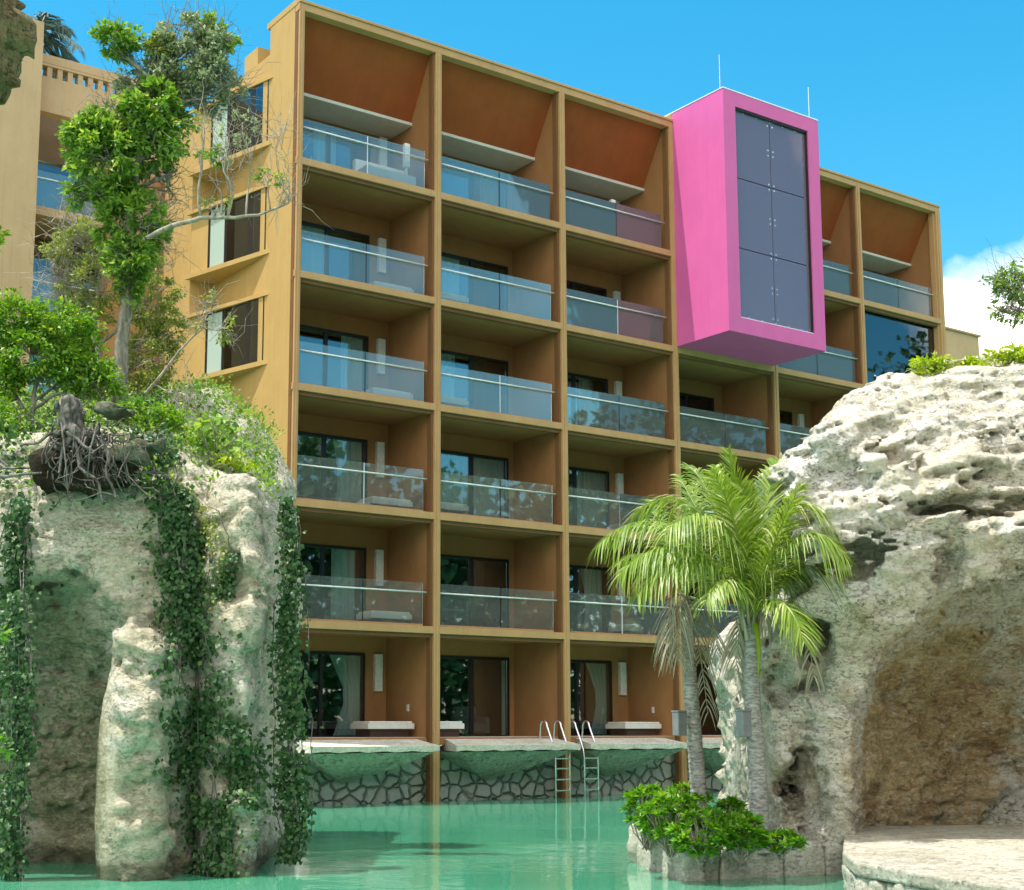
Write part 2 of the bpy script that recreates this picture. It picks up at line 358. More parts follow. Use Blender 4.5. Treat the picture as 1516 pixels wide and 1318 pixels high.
# ------------------------------------------------------------------ foliage
def unit(a): return a/(np.linalg.norm(a,axis=1,keepdims=True)+1e-9)
def leaves(name,P,size,mat,parent=None,D=None,N=None,width=.5,fold=.25,spread=1.,loc=None,var=.4):
    """P leaf bases; D growth direction; N facing; every leaf is its own folded blade"""
    P=np.asarray(P,float); n=len(P)
    r=RNG.normal(size=(n,3))
    D=unit((D if D is not None else np.array([0,0,.2]))+r*spread)
    N=unit((N if N is not None else np.array([0,0,1.]))+RNG.normal(size=(n,3))*.6)
    S=unit(np.cross(D,N)); N=np.cross(S,D)
    L=size*(1+var*RNG.uniform(-1,1,n))[:,None]; w=L*width/2
    a=P; b=P+D*L*.45+S*w+N*L*fold*.35; c=P+D*L-N*L*.12; d=P+D*L*.45-S*w+N*L*fold*.35; e=P+D*L*.5
    V=np.stack([a,b,c,d,e],1).reshape(-1,3); i=np.arange(n)[:,None]*5
    Q=np.concatenate([i+np.array([[0,1,4]]),i+np.array([[1,2,4]]),i+np.array([[2,3,4]]),i+np.array([[3,0,4]])])
    return mesh_np(name,V,Q,mat,parent,False,loc=loc)
def ball(c,r,n,shell=.45):
    d=unit(RNG.normal(size=(n,3))); t=(shell+(1-shell)*RNG.random((n,1)))**.6
    return np.asarray(c)+d*t*np.asarray(r)
def clumpy(c,r,n,k,cr):
    """points in k leaf clumps inside an ellipsoid (axes in camera-right / depth / up)"""
    cc=ball((0,0,0),r,k,.3); out=[]
    for q in cc: out.append(q+ball((0,0,0),np.array([cr,cr,cr*.7])*RNG.uniform(.6,1.3),max(1,n//k),.2))
    q=np.concatenate(out); return np.outer(q[:,0],RT)+np.outer(q[:,1],FH)+np.outer(q[:,2],[0,0,1.])+np.asarray(c)
def wob(a,b,n,amp):
    a=np.asarray(a,float);b=np.asarray(b,float); L=np.linalg.norm(b-a); pts=[]
    off=RNG.uniform(0,50)
    for k in range(n+1):
        t=k/n; p=a*(1-t)+b*t; q=np.array([[t*3+off,off,0],[off,t*3,off],[t*3,9,off]])
        pts.append(p+amp*L*math.sin(math.pi*min(t*1.0,1))*vnoise(q) if 0<k<n else p+(amp*.3*L*vnoise(q) if k==n else 0))
    return pts
# ================================================================== setting
def flat(name,mat,z,x0,x1,y0,y1,n=1):
    xs=np.linspace(x0,x1,n+1); ys=np.linspace(y0,y1,n+1); X,Y=np.meshgrid(xs,ys,indexing='ij')
    V=np.stack([X.ravel(),Y.ravel(),np.full(X.size,z)],1); i=np.arange(n*(n+1)).reshape(n,n+1)[:,:-1].ravel()
    Q=np.stack([i,i+n+1,i+n+2,i+1],1); return mesh_np(name,V,Q,mat,None,False)
tag(flat('ground','ground',-1.4,-2500,2500,-2500,2500),kind='structure')
tag(flat('water','water',0,-90,110,-80,3),kind='structure')
# ================================================================== hotel
B=4.78; ZR=[22.6,17.9,14.6,11.38,8.15,4.84,1.70]; XE=28.68; DP=8.0
hotel=empty('hotel_building',(14.3,4,0),'ochre seven storey hotel with a grid of recessed balconies and a projecting pink box','building')
# slabs
for i,z in enumerate(ZR):
    if i==0: continue
    m=MB(); m.box(.08,XE,.2,DP,z-.11,z+.10)
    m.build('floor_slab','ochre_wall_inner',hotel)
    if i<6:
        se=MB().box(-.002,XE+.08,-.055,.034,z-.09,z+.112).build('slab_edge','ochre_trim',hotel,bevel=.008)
        MB().box(.0,XE+.05,.034,.2,z-.20,z+.10).build('shade_strip','shade_brown',se)  # shade under the slab edge, put in as a dark brown strip
    t=MB(); t.box(.25,XE-.2,.3,2.45,z+.1,z+.112); t.build('balcony_floor','floor_tile',hotel)
# columns
for k in range(7):
    x=k*B+(.1 if k==0 else 0); w=.13 if k==0 else .17
    if k==6: x=XE; w=.22
    m=MB(); z1=22.42
    m.box(x-w*.62,x+w*.62,-.06,.03,-1.2,z1+.1); m.box(x-w*.2,x+w*.2,-.085,-.06,-1.2,z1+.08)
    cm=m.build('column','ochre_trim',hotel,bevel=.008)
    MB().box(max(.006,x-w),x+w,.03,.24,-1.2,z1).build('side_plate','shade_brown' if k<6 else 'ochre_trim',cm)  # sides coloured dark to stand for shade; the last column keeps the trim colour
    if k>0:
        m=MB(); m.box(x-.13,x+.13,.24,DP,1.5,22.0 if k<6 else 20.7); m.box(x-.129,x+.129,.242,1.95,20.6,22.45); m.build('party_wall','ochre_wall_inner',hotel)
# roof: flat part and tall front wedge with the sloping terracotta ceilings
m=MB(); m.box(.2,XE,1.95,DP,20.72,21.55); m.build('roof','ochre_render',hotel)
m=MB(); m.box(-.0,XE+.1,-.062,.24,22.40,22.62); m.box(-.01,XE+.12,-.1,.4,22.62,22.70); m.build('roof_edge','ochre_trim',hotel,bevel=.008)
for k in (0,1,2,4,5):
    x0=k*B+.13; x1=(k+1)*B-.13
    m=MB(); m.prism([(.24,22.42),(1.3,20.62),(1.36,20.72),(.3,22.5)],'x',x0,x1); m.build('sloped_ceiling','terracotta_soffit',hotel)
    m=MB(); m.box(x0,x1,1.22,2.52,20.50,20.60); m.build('balcony_soffit','white_soffit',hotel,bevel=.01)
m=MB(); m.prism([(.3,22.62),(.3,22.5),(1.36,20.73),(1.95,20.73),(1.95,22.62)],'x',.2,XE-.05); m.build('roof_parapet','ochre_render',hotel)
# end wall with openings for the wedge windows
SIL=[12.47,15.75,19.05]; WY0,WY1=1.75,5.05; WH=1.9
m=MB(); m.box(-.0,.24,.2,WY0,-1.,22.60); m.box(0,.24,WY1,7.6,-1.,20.95); m.box(.001,.24,WY0,WY1,-1.,SIL[0])
for i,s in enumerate(SIL): m.box(.001,.24,WY0,WY1,s+WH,SIL[i+1] if i<2 else 21.75)
m.box(0,.24,WY1,5.9,20.95,21.75)
m.box(.02,.9,2.6,3.5,21.5,22.35); m.box(-.012,.26,.05,1.95,22.6,22.78)
m.build('end_wall','ochre_render',hotel)
m=MB(); m.box(-.82,-.002,5.22,7.4,-1.,20.9); m.build('end_pier','ochre_render',hotel,bevel=.01)
m=MB(); m.box(-2.6,-.002,7.6,8.2,-1.,19.6); m.build('end_pier','ochre_wall_inner',hotel)
for s in SIL:
    win=MB().prism([(0,1.5),(-.98,5.3),(-.82,5.2),(-.001,5.2)],'z',s-.14,s).build('wedge_window','ochre_render',hotel)
    hood=MB(); hood.prism([(0,1.5),(-.98,5.3),(-.82,5.2),(-.001,5.2)],'z',s+WH,s+WH+.11); hood.build('window_hood','ochre_render',win)
    sy=MB().prism([(-.001,5.2),(-.82,5.2),(-.62,4.42),(-.5,4.42),(-.5,4.7),(-.001,4.7)],'z',s,s+WH); sy.build('window_jamb','ochre_render',win); MB().prism([(-.001,1.70),(-.085,1.98),(-.001,1.98)],'z',s,s+WH).build('window_jamb','ochre_render',win)
    g=MB().prism([(-.42,3.62),(-.02,1.75),(-.012,1.75),(-.412,3.62)],'z',s+.02,s+WH-.01); g.build('window_pane','door_glass',win)
    g=MB().prism([(-.60,4.42),(-.423,3.63),(-.415,3.63),(-.592,4.42)],'z',s+.02,s+WH-.01); g.build('frosted_panel','frosted',win)
    fr=MB()
    for a,b in ((0,.03),(.29,.31),(.70,.78),(.97,1.)):
        xa,ya=-.62+.6*a,4.42-2.67*a; xb,yb=-.62+.6*b,4.42-2.67*b
        fr.prism([(xa,ya),(xb,yb),(xb+.05,yb),(xa+.05,ya)],'z',s,s+WH)
    for za,zb_ in ((s+.012,s+.045),(s+WH-.045,s+WH-.012)): fr.prism([(-.621,4.425),(-.019,1.745),(.028,1.745),(-.574,4.425)],'z',za,zb_)
    fr.build('window_frame','black_frame',win)
# bays
DOORT=[(0.95,3.9),(1.55,4.44),(.95,3.93),(1.5,4.2),(.7,3.53),(1.3,4.4)]
def curtain_mesh(x0,x1,y,z0,z1,n=None,gather=0.):
    m=MB(); n=n or max(8,int((x1-x0)*14)); rows=5; i0=len(m.v)
    for r in range(rows+1):
        t=r/rows
        for k in range(n+1):
            g=gather*math.sin(math.pi*t)**2*(x1-x0); x=x0+g*(0 if k==n else (1-k/n))*1.0+(x1-x0-0)*k/n*(1-0*g)
            x=x1-(x1-x)*(1-gather*math.sin(math.pi*(1-t)*.8)); m.v.append((x,y+.035*math.sin(k*2.1+x0),z0+(z1-z0)*t))
    for r in range(rows):
        for k in range(n): m.f.append((i0+r*(n+1)+k,i0+r*(n+1)+k+1,i0+(r+1)*(n+1)+k+1,i0+(r+1)*(n+1)+k))
    return m
CUR={(0,3):[(.93,1.7,2.1,.1)],(0,2):[(.7,.95,0,0)],(0,4):[(.62,.9,0,0)],(0,5):[(.6,.97,0,.3)],(0,1):[(.1,.5,0,0)],(1,4):[],(1,3):[(.0,.48,0,0),(.52,.98,0,0)],(1,2):[(.0,.3,0,0)],
     (1,1):[(.0,.35,0,0)],(1,5):[(.93,1,0,0)],(2,3):[(.48,.97,0,0)],(2,4):[(.6,.9,0,.1)],(2,5):[(.65,.95,0,.3)],(2,1):[(.6,.9,0,0)],(2,2):[(.6,.8,0,0)],(3,2):[(.75,.95,0,0)],(3,5):[(.55,.95,0,0)],(4,2):[(.5,.9,0,0)],(4,1):[(.2,.6,0,0)],(0,0):[(.35,.6,0,0)],(5,0):[(.1,.4,0,0)]}
FL=['top','sixth','fifth','fourth','third','pond level']
CL=['first','second','third','fourth','fifth','sixth']
def bench(x0,x1,y0,y1,zf,label):
    e=empty('daybed',((x0+x1)/2,(y0+y1)/2,zf),label,'daybed','white daybeds on the balconies')
    MB().box(x0,x1,y0,y1,zf+.24,zf+.40).build('slab','white_stone',e,bevel=.015)
    MB().box(x0+.12,x1-.12,y0+.1,y1-.1,zf+.002,zf+.24).build('base','dark_wood',e)
    MB().box(x0+.05,x1-.05,y0+.04,y1-.04,zf+.40,zf+.46).build('pad','lamp_white',e,bevel=.02)
for c in range(6):
    X0=c*B
    for r in range(6):
        if c==3 and r in (0,1): continue
        zf=ZR[r+1]+.10; zt=ZR[r]-.11 if r else 20.5
        dl,dr=DOORT[c]; hd=zf+2.48; a,b=X0+.13,X0+B-.13
        if r==0: hd=zf+2.4
        dl+=X0; dr+=X0
        m=MB()
        if c==5 and r==1:
            # enclosed corner room: full glazing on the front
            g=MB().box(X0+.2,X0+B-.25,.26,.275,zf,zt-.02).build('glazed_front','door_glass',hotel)
            f=MB(); f.box(X0+.17,X0+.21,.24,.30,zf,zt); f.box(X0+B-.29,X0+B-.23,.24,.30,zf,zt); f.box(X0+.21,X0+B-.29,.245,.295,zt-.06,zt); f.build('glazing_frame','black_frame',g)
            MB().box(X0+.2,X0+B-.2,7.4,7.6,zf,zt).build('room_liner','unlit_dark',hotel)  # dark backing paints the corner room as unlit
            continue
        m.box(a-.1,dl,2.5,2.62,zf-.05,zt+.05); m.box(dr,b+.1,2.5,2.62,zf-.05,zt+.05); m.box(dl,dr,2.503,2.617,hd,zt+.05)
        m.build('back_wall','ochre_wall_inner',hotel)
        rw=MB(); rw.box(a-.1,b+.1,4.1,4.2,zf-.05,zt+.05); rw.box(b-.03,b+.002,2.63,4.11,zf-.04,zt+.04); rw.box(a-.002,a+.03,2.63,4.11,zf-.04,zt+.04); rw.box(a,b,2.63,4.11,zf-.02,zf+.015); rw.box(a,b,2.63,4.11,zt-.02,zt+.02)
        rw.build('room_liner','unlit_dark',hotel)  # dark lining added so the room behind the glass looks unlit
        d=MB(); fw=.075
        d.box(dl,dr,2.47,2.58,hd-.09,hd); d.box(dl,dr,2.475,2.575,zf,zf+.05)
        mid=(dl+dr)/2
        for x in (dl,dr-fw): d.box(x,x+fw,2.465,2.585,zf+.001,hd-.001)
        d.box(mid-.05,mid+.05,2.46,2.58,zf+.002,hd-.002)
        door=d.build('sliding_door','black_frame',hotel)
        if (c,r)==(1,5): pass
        MB().box(dl+fw,mid-.04,2.52,2.53,zf+.05,hd-.09).build('door_pane','door_glass',door)
        MB().box(mid+.04,dr-fw,2.50,2.51,zf+.05,hd-.09).build('door_pane','door_glass',door)
        for q in CUR.get((c,r),[(.65,.9,0,0)]):
            q0,q1=q[0],q[1]
            if q1>1.01: q0,q1=.62,.95
            curtain_mesh(dl+(dr-dl)*q0,dl+(dr-dl)*q1,2.60,zf+.03,hd-.03,gather=q[3]).build('curtain','curtain',door)
        if c in (0,2,4,5) or (c==3):
            lx=dr+.42 if c!=5 and c!=3 else X0+.35
            l=MB(); l.box(lx-.13,lx+.13,2.36,2.5,zf+1.35,zf+2.45); l.build('wall_lamp','lamp_white',hotel,bevel=.01)
        # railing
        if r<5:
            x0,x1=X0+.19,X0+B-.33
            if c==4 and r==1: x1=X0+B-.25
            mm=X0+2.45
            rail=MB(); 
            rail.tube([(x0,.13,zf+1.0),(x1+.08,.13,zf+1.0)],.022,8)
            for x in (x0+.35,mm-.35,mm+.35,x1-.35): rail.tube([(x,.13,zf+1.0),(x,.20,zf+1.0)],.014,6)
            rl=rail.build('balcony_railing','white_rail',hotel,smooth=True)
            MB().box(x0,mm-.012,.20,.214,zf-.02,zf+1.28).build('glass_panel','rail_glass',rl)
            MB().box(mm+.012,x1,.20,.214,zf-.02,zf+1.28).build('glass_panel','rail_glass',rl)
            MB().box(x0,x1,.188,.226,zf,zf+.09).build('rail_shoe','ochre_trim',rl)
            MB().box(mm-.012,mm+.012,.195,.219,zf+.09,zf+1.27).build('panel_joint','black_frame' if (c+r)%3 else 'white_rail',rl)
        if (c in (0,2) and r in (1,2,3,4)) or (c==1 and r in (1,2,3)):
            if c==1: bench(X0+.25,X0+1.5,.5,1.5,zf,'white daybed at the left end of the %s floor balcony, %s bay from the left'%(FL[r],CL[c]))
            else: bench(X0+3.05,X0+4.45,.75,1.6,zf,'white daybed on the right of the %s floor balcony, %s bay from the left'%(FL[r],CL[c]))
        if r==5 and c in (0,2): bench(X0+3.0,X0+4.55,.75,1.75,zf,'white daybed at pond level beside the %s curtained door'%('left' if c==0 else 'right'))
        if r==5 and c==1: bench(X0+.3,X0+1.35,.5,1.5,zf,'white daybed end peeping out beside the second column at pond level')
        if r==5 and c in (0,2): MB().box(X0+4.62,X0+4.65,1.2,1.3,zf+.75,zf+.95).build('wall_socket','lamp_white',hotel)
# top-left glass cabinet on the top balcony
cab=empty('storage_bench',(3.2,1.2,18.0),'pale grey boxy bench behind the glass of the top left balcony','bench')
MB().box(2.6,4.35,.5,1.3,18.002,18.55).build('seat_box','white_stone',cab,bevel=.03)
MB().box(2.6,4.35,1.15,1.35,18.55,18.95).build('backrest','white_stone',cab,bevel=.03)
for k,(lb) in enumerate(['slim white patio heater post on the top left balcony','slim white patio heater post on the top balcony, third bay']):
    x=4.05 if k==0 else 12.2
    p=empty('patio_heater',(x,.6,18.0),lb,'patio heater','white posts on the top balconies')
    MB().tube([(x,.6,18.002),(x,.6,18.06)],.16,16).build('base','white_rail',p)
    MB().tube([(x,.6,18.06),(x,.6,19.55)],.045,10).build('post','white_rail',p,smooth=True)
    MB().box(x-.09,x+.09,.53,.67,18.8,19.55).build('heater_panel','lamp_white',p,bevel=.01)
# furniture behind the pond level glass and in the corner room
def armchair(x,y,z,mat,label,rot=0):
    e=empty('armchair',(x,y,z),label,'armchair')
    MB().box(x-.42,x+.42,y-.4,y+.4,z+.12,z+.42).build('seat',mat,e,bevel=.06)
    MB().box(x-.42,x+.42,y+.22,y+.42,z+.42,z+.95).build('backrest',mat,e,bevel=.08)
    for s in (-1,1):
        MB().box(x+s*.42-.08,x+s*.42+.08,y-.4,y+.4,z+.1,z+.62).build('armrest',mat,e,bevel=.04)
        for t in (-1,1): MB().tube([(x+s*.38,y+t*.34,z+.001),(x+s*.38,y+t*.34,z+.1)],.025,6).build('leg','black_frame',e)
armchair(8.2,3.2,1.80,'grey_fabric','grey armchair behind the glass door at pond level, second bay')
armchair(24.7,1.0,14.70,'teal_fabric','pale teal armchair in the glazed corner room')
# pink box
px0,px1,py,zb,zt=14.37,18.95,-2.5,14.70,22.92
gx0,gx1,gz0,gz1=14.92,18.42,15.22,22.42
m=MB(); m.box(px0,gx0,py,-.07,zb,zt); m.box(gx1,px1,py,-.07,zb,zt); m.box(gx0,gx1,py+.001,-.07,gz1,zt-.001); m.box(gx0,gx1,py+.001,-.07,zb+.001,gz0)
pink=m.build('pink_bay','pink_paint',hotel)
MB().box(px0-.012,px1+.012,py-.012,.4,zt,zt+.035).build('coping','white_rail',pink)
MB().box(gx0,gx1,-.35,-.1,gz0,gz1).build('inner_wall','pink_paint',pink)
cx=(gx0+gx1)/2; hz=(gz1-gz0)/3
for j in range(3):
    for s in (0,1):
        a,b=(gx0+.03,cx-.012) if s==0 else (cx+.012,gx1-.03)
        MB().box(a,b,py+.14,py+.155,gz0+.02+j*hz,gz0+(j+1)*hz-.012).build('glass_panel','pink_glass',pink)
MB().box(cx-.012,cx+.012,py+.2,py+.55,gz0,gz1).build('glass_fin','rail_glass',pink)
m=MB()
for z in np.arange(gz0,gz1+.1,hz/2):
    z=min(max(z,gz0+.15),gz1-.15)
    for dz in (-.09,.09):
        for dx in (-.12,.12): m.tube([(cx+dx,py+.125,z+dz),(cx+dx,py+.18,z+dz)],.028,8)
    m.box(cx-.12,cx+.12,py+.17,py+.2,z-.1,z-.07); m.box(cx-.015,cx+.015,py+.17,py+.205,z-.1,z+.1)
    for x in (gx0+.1,gx1-.1): m.tube([(x,py+.125,z),(x,py+.16,z)],.026,8)
for x in np.linspace(gx0+.5,gx1-.5,5):
    for z in (gz0+.1,gz1-.1): m.tube([(float(x),py+.125,z),(float(x),py+.16,z)],.026,8)
m.build('spider_fitting','steel',pink)
m=MB(); fr=.03
m.box(gx0-.004,gx0+fr,py+.05,py+.2,gz0,gz1); m.box(gx1-fr,gx1+.004,py+.05,py+.2,gz0,gz1); m.box(gx0+fr,gx1-fr,py+.052,py+.2,gz1-fr-.03,gz1+.004)
m.build('window_frame','black_frame',pink)
m=MB(); m.box(gx0+fr,gx1-fr,py+.02,py+.13,gz0-.004,gz0+.03); m.build('window_sill','white_rail',pink)
for x,y in ((14.45,-2.3),(18.75,-2.3)): MB().tube([(x,y,zt+.03),(x,y,zt+1.25)],.014,6).build('lightning_rod','steel',pink)
# rubble base, decks, ladders
MB().box(-1.5,XE+1,.5,.9,-1.3,1.55).build('rubble_plinth','rubble',hotel)
DK=[(.22,4.28),(4.83,9.3),(9.68,13.65),(14.22,18.6),(19.1,23.4)]
for k,(a,b) in enumerate(DK):
    e=empty('stone_deck',((a+b)/2,0,1.2),'pale stone deck on a wedge shaped support, %s along the pond'%CL[k],'deck','stone decks jutting over the pond')
    m=MB(); yF=-1.02; xm=(a+b)/2-.25
    zt0,zt1=1.585,1.795; th=.15
    P=[(a,yF),(b,yF),(b+.0,-.075),(b,.48),(a,.48)]
    nx=14; i0=0
    fr=[]
    for j in range(nx+1):
        t=j/nx; x=a+(b-a)*t; yy=yF+.035*math.sin(j*2.3+k)+.02*math.sin(j*5.1); fr.append((x,yy))
    n=len(fr); 
    for x,y in fr: m.v.append((x,y,zt0))
    bx=lambda x:x+(.5*(1-(x-a)/(b-a)) if k else 0)
    for x,y in fr: m.v.append((bx(x),.49,zt1))
    for x,y in fr: m.v.append((x,y+.02,zt0-th-.02*math.sin(x*7)))
    for x,y in fr: m.v.append((bx(x),.49,zt0-th))
    for j in range(nx):
        m.f.append((j,j+1,n+j+1,n+j)); m.f.append((2*n+j,j+0,j+1,2*n+j+1)[::-1]); m.f.append((3*n+j,3*n+j+1,2*n+j+1,2*n+j)); m.f.append((n+j,n+j+1,3*n+j+1,3*n+j))
    m.f.append((0,n,3*n,2*n)); m.f.append((n-1,3*n-1,4*n-1,2*n-1))
    m.build('deck_slab','deck_stone',e)
    # faceted wedge below
    w=MB(); ap=(xm,.44,.55); ns=10; w.v.append(ap); q=[]
    for j in range(ns+1):
        t=j/ns; x=a+.12+(b-a-.24)*t; w.v.append((x,yF+.12,zt0-th-.03)); q.append(1+j)
    mid=[]
    for j in range(ns+1):
        t=j/ns; x0_=a+.12+(b-a-.24)*t; u=.5+.08*math.sin(j*3.7+k*2)
        w.v.append((x0_*(1-u)+ap[0]*u,(yF+.12)*(1-u)+ap[1]*u+.04*math.sin(j*5),(zt0-th-.03)*(1-u)+ap[2]*u-.06)); mid.append(ns+2+j)
    for j in range(ns): w.f.append((q[j],q[j+1],mid[j+1],mid[j])); w.f.append((mid[j],mid[j+1],0))
    i=len(w.v); w.v+=[(a+.12,.48,zt0-th-.03),(b-.12,.48,zt0-th-.03)]
    w.f+=[(q[0],mid[0],i),(mid[0],0,i),(q[-1],i+1,mid[-1]),(mid[-1],i+1,0),(0,i+1,i)]
    w.build('deck_support','rubble_side',e) if 'rubble_side' in MAT else w.build('deck_support','deck_under',e)
def ladder(x0,x1,y,label,side=0):
    e=empty('pool_ladder',((x0+x1)/2,y,0),label,'pool ladder','steel ladders into the pond')
    for x in (x0,x1):
        pts=[(x,y+.75,1.66),(x,y+.72,2.05)]
        for k in range(7):
            t=math.pi*k/6; pts.append((x,y+.56+.16*math.cos(t),2.12+.16*math.sin(t)))
        pts+=[(x,y+.05,1.45),(x,y,1.2),(x,y,-.6)]
        MB().tube(pts,.028,8).build('rail','steel',e,smooth=True)
    for z in (-.1,.22,.54,.86,1.15): MB().box(x0,x1,y-.05,y+.05,z,z+.04).build('rung','steel',e)
ladder(8.62,9.15,-.62,'steel pond ladder with curved handles left of the third column')
ladder(9.72,10.25,-.62,'steel pond ladder with curved handles right of the third column')
ladder(-.32,.22,-.62,'steel pond ladder half hidden by the hanging vines of the left rock')
# ---- left wing and far block
wing=empty('hotel_wing',(-4,10,0),'sand coloured rear wing with open glass railed balconies behind the tall tree','building')
m=MB(); m.box(-14,-5.0,7.2,14,-1,23.6); m.build('front_pier','wing_render',wing)
m=MB(); m.box(-5.0,-1.0,8,8.4,21.1,22.25); 
m.box(-1.2,-.6,8.001,9,-1,22.24)
m.build('wall','wing_render',wing)
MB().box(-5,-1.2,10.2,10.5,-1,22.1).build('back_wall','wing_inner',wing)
for z in (17.9,14.6,11.4,8.2,4.9):
    MB().box(-5.0,-1.2,8.0,10.2,z-.16,z+.12).build('floor_slab','wing_render',wing)
    rl=MB().tube([(-5,8.06,z+1.05),(-1.2,8.06,z+1.05)],.022,8).build('balcony_railing','white_rail',wing)
    for a,b in ((-4.98,-3.55),(-3.52,-1.25)): MB().box(a,b,8.12,8.134,z+.1,z+1.3).build('glass_panel','rail_glass',rl)
    d=MB().box(-4.7,-1.9,10.1,10.198,z+.13,z+2.45).build('sliding_door','door_glass',wing)
# roof terrace balustrade
m=MB()
for k in range(13): x=-4.9+k*.33; m.box(x,x+.16,8.05,8.35,22.25,22.62)
m.box(-5.0,-.7,8.02,8.38,22.62,22.7); m.box(-5.0,-.7,8.04,8.36,22.72,23.0)
m.build('roof_balustrade','wing_render',wing)
fb=empty('rooftop_block',(46.5,16,20),'plain tan rooftop block in the distance beyond the right end of the hotel','building')
MB().box(44.2,48.1,12,19,-1,23.1).build('wall','wing_render',fb); MB().box(44.1,48.2,11.9,19.1,23.1,23.2).build('coping','ochre_trim',fb)
# ================================================================== rocks (limestone outcrops, carved as solids)
def interp(x,pts): a=np.array(pts); return np.interp(x,a[:,0],a[:,1])
def Zt(v,D): return 2.12+(1076-v)*D/2120
def Uu(u,D): return (u-695)*D/2120*1.0
def sell(U,V,Z,c,r,p=3.2):
    k=(np.abs((U-c[0])/r[0])**p+np.abs((V-c[1])/r[1])**p+np.abs((Z-c[2])/r[2])**p)**(1/p); return (k-1)*min(r)
# ---- left outcrop
def f_left(U,V,Z):
    top=interp(U,[(-11,6.6),(-7,6.45),(-6,6.55),(-5.3,6.75),(-4.6,6.2),(-4.0,5.95),(-3.2,5.82),(-2.7,5.72)])+.30*np.clip(V-21.2,0,8)*np.clip((-2.7-U)/1.6,.05,1)
    front=21.0+interp(Z,[(-1,-.1),(3,0),(4.6,-.15),(5.5,.0),(6.5,.7),(8,3)])
    fr=front+interp(U,[(-11,.3),(-7,.0),(-5.4,.15),(-5.0,.25),(-4.3,.35),(-4.05,.55),(-3.7,.15),(-3.3,.0),(-3.0,.25)])
    right=-3.16+.10*np.sin(Z*1.7)-.04*(V-21)
    f=smax(Z-top,fr-V,.16); f=smax(f,U-right,.14); f=smax(f,V-29,.3)
    # carved cave
    cave=sell(U,V,Z,(-6.45+.10*(Z-1),20.3,.9),(1.45,2.7,3.45),2.5); cave2=ell(U,V,Z,(-5.6,20.2,3.3),(1.0,1.4,1.05)); f=smax(f,-smin(cave,cave2,.3),.14)
    # leaning pillar in front
    pil=ell(U,V,Z,(-4.78,20.8,1.2),(.56,.60,2.3)); f=smin(f,pil,.12)
    lip=ell(U,V,Z,(-4.62,20.8,2.95),(.40,.42,.5)); f=smin(f,lip,.08)
    h1=ell(U,V,Z,(-3.2,20.9,3.0),(.20,.7,.42)); f=smax(f,-h1,.08)
    h2=ell(U,V,Z,(-3.5,21.0,4.25),(.35,.35,.4)); f=smax(f,-h2,.12)
    h3=ell(U,V,Z,(-3.42,20.9,1.5),(.40,.4,.5)); f=smax(f,-h3,.12)
    return f
def n_left(P):
    Q=P*np.array([1,1,1.6]); s=P*np.array([.5,.5,1.0])
    cave=np.clip((ell(P[:,0],P[:,1],P[:,2],(-6.45,20.3,.9),(1.4,2.2,3.4))-.05)/.25,.15,1)
    lg=P[:,2]*1.25+.6*vnoise(P*.8,31.); lg=(lg-np.floor(lg)); lg=.05*(lg-.5)
    return (lg+.10*fbm(s*.8,3,.5,3)+.06*fbm(Q*1.7,3,.55,9)+.06*ridge(Q*3.1,3,20)*.6+.035*np.round(fbm(Q*1.2,2,.5,60)*4)/4+.05*fbm(P*8,2,.5,30))*cave
LB=l2w([(-5.5,24,0)])[0]
def fm_left(c): 
    k=ell(c[:,0],c[:,1],c[:,2],(-6.35,20.2,.8),(1.25,3.4,3.45)); return (k<.22)&(c[:,1]>20.75)
rl,VL,NL,TL=sdf_rock('rock_outcrop',f_left,(-10.5,19.2,-.8),(-1.9,29.2,9.4),.062,n_left,['limestone_left'],LB)
tag(rl,'tall pale limestone outcrop on the left with a smooth carved hollow, draped with ivy','rock')
# ---- right outcrop
def f_right(U,V,Z):
    top=interp(U,[(3.6,3.9),(4.4,6.0),(4.9,6.35),(5.35,6.75),(5.8,7.35),(6.4,7.62),(7.0,7.6),(7.7,7.75),(8.4,8.0),(12,8.6)])-.12*np.abs(V-22)
    left=interp(Z,[(-1,4.5),(2.9,4.48),(3.6,4.55),(4.2,4.95),(4.7,4.85),(5.4,4.62),(7,4.5)])
    fr=interp(Z,[(-1,21.3),(.5,21.2),(3.2,21.1),(4.0,20.4),(4.8,20.0),(5.6,20.15),(6.5,20.7),(7.5,21.6),(8.5,23)])
    fr=fr+interp(U,[(3.5,.9),(4.6,.3),(5.4,.0),(6.5,-.1),(9,-.4),(12,-.6)])
    f=smax(Z-top,fr-V,.4); f=smax(f,left-U,.25); f=smax(f,V-27,.4)
    al=sell(U,V,Z,(8.1,19.9,1.2),(2.6,3.7,3.05),2.4); al2=sell(U,V,Z,(9.6,19.9,1.5),(2.8,4.8,3.1),2.4); f=smax(f,-smin(al,al2,.5),.12)
    for c,r in (((5.12,21.2,3.25),(.30,1.9,.52)),((4.60,21.5,2.95),(.22,1.6,.52)),((4.95,21.3,1.3),(.34,1.9,.72)),((5.5,20.6,4.5),(.5,.5,.25)),((6.6,20.0,5.2),(.6,.35,.12)),((5.8,20.2,6.5),(.5,.3,.14)),((8.2,19.6,5.3),(.7,.4,.12)),((6.8,20.0,4.2),(.16,.5,.38)),((5.4,20.2,5.75),(.45,.35,.35)),((4.9,20.3,5.35),(.3,.3,.33)),((6.1,20.2,6.0),(.25,.4,.22)),((7.5,19.8,5.6),(.5,.4,.2)),((8.0,19.8,6.3),(.45,.4,.16))):
        f=smax(f,-ell(U,V,Z,c,r),.08)
    return f
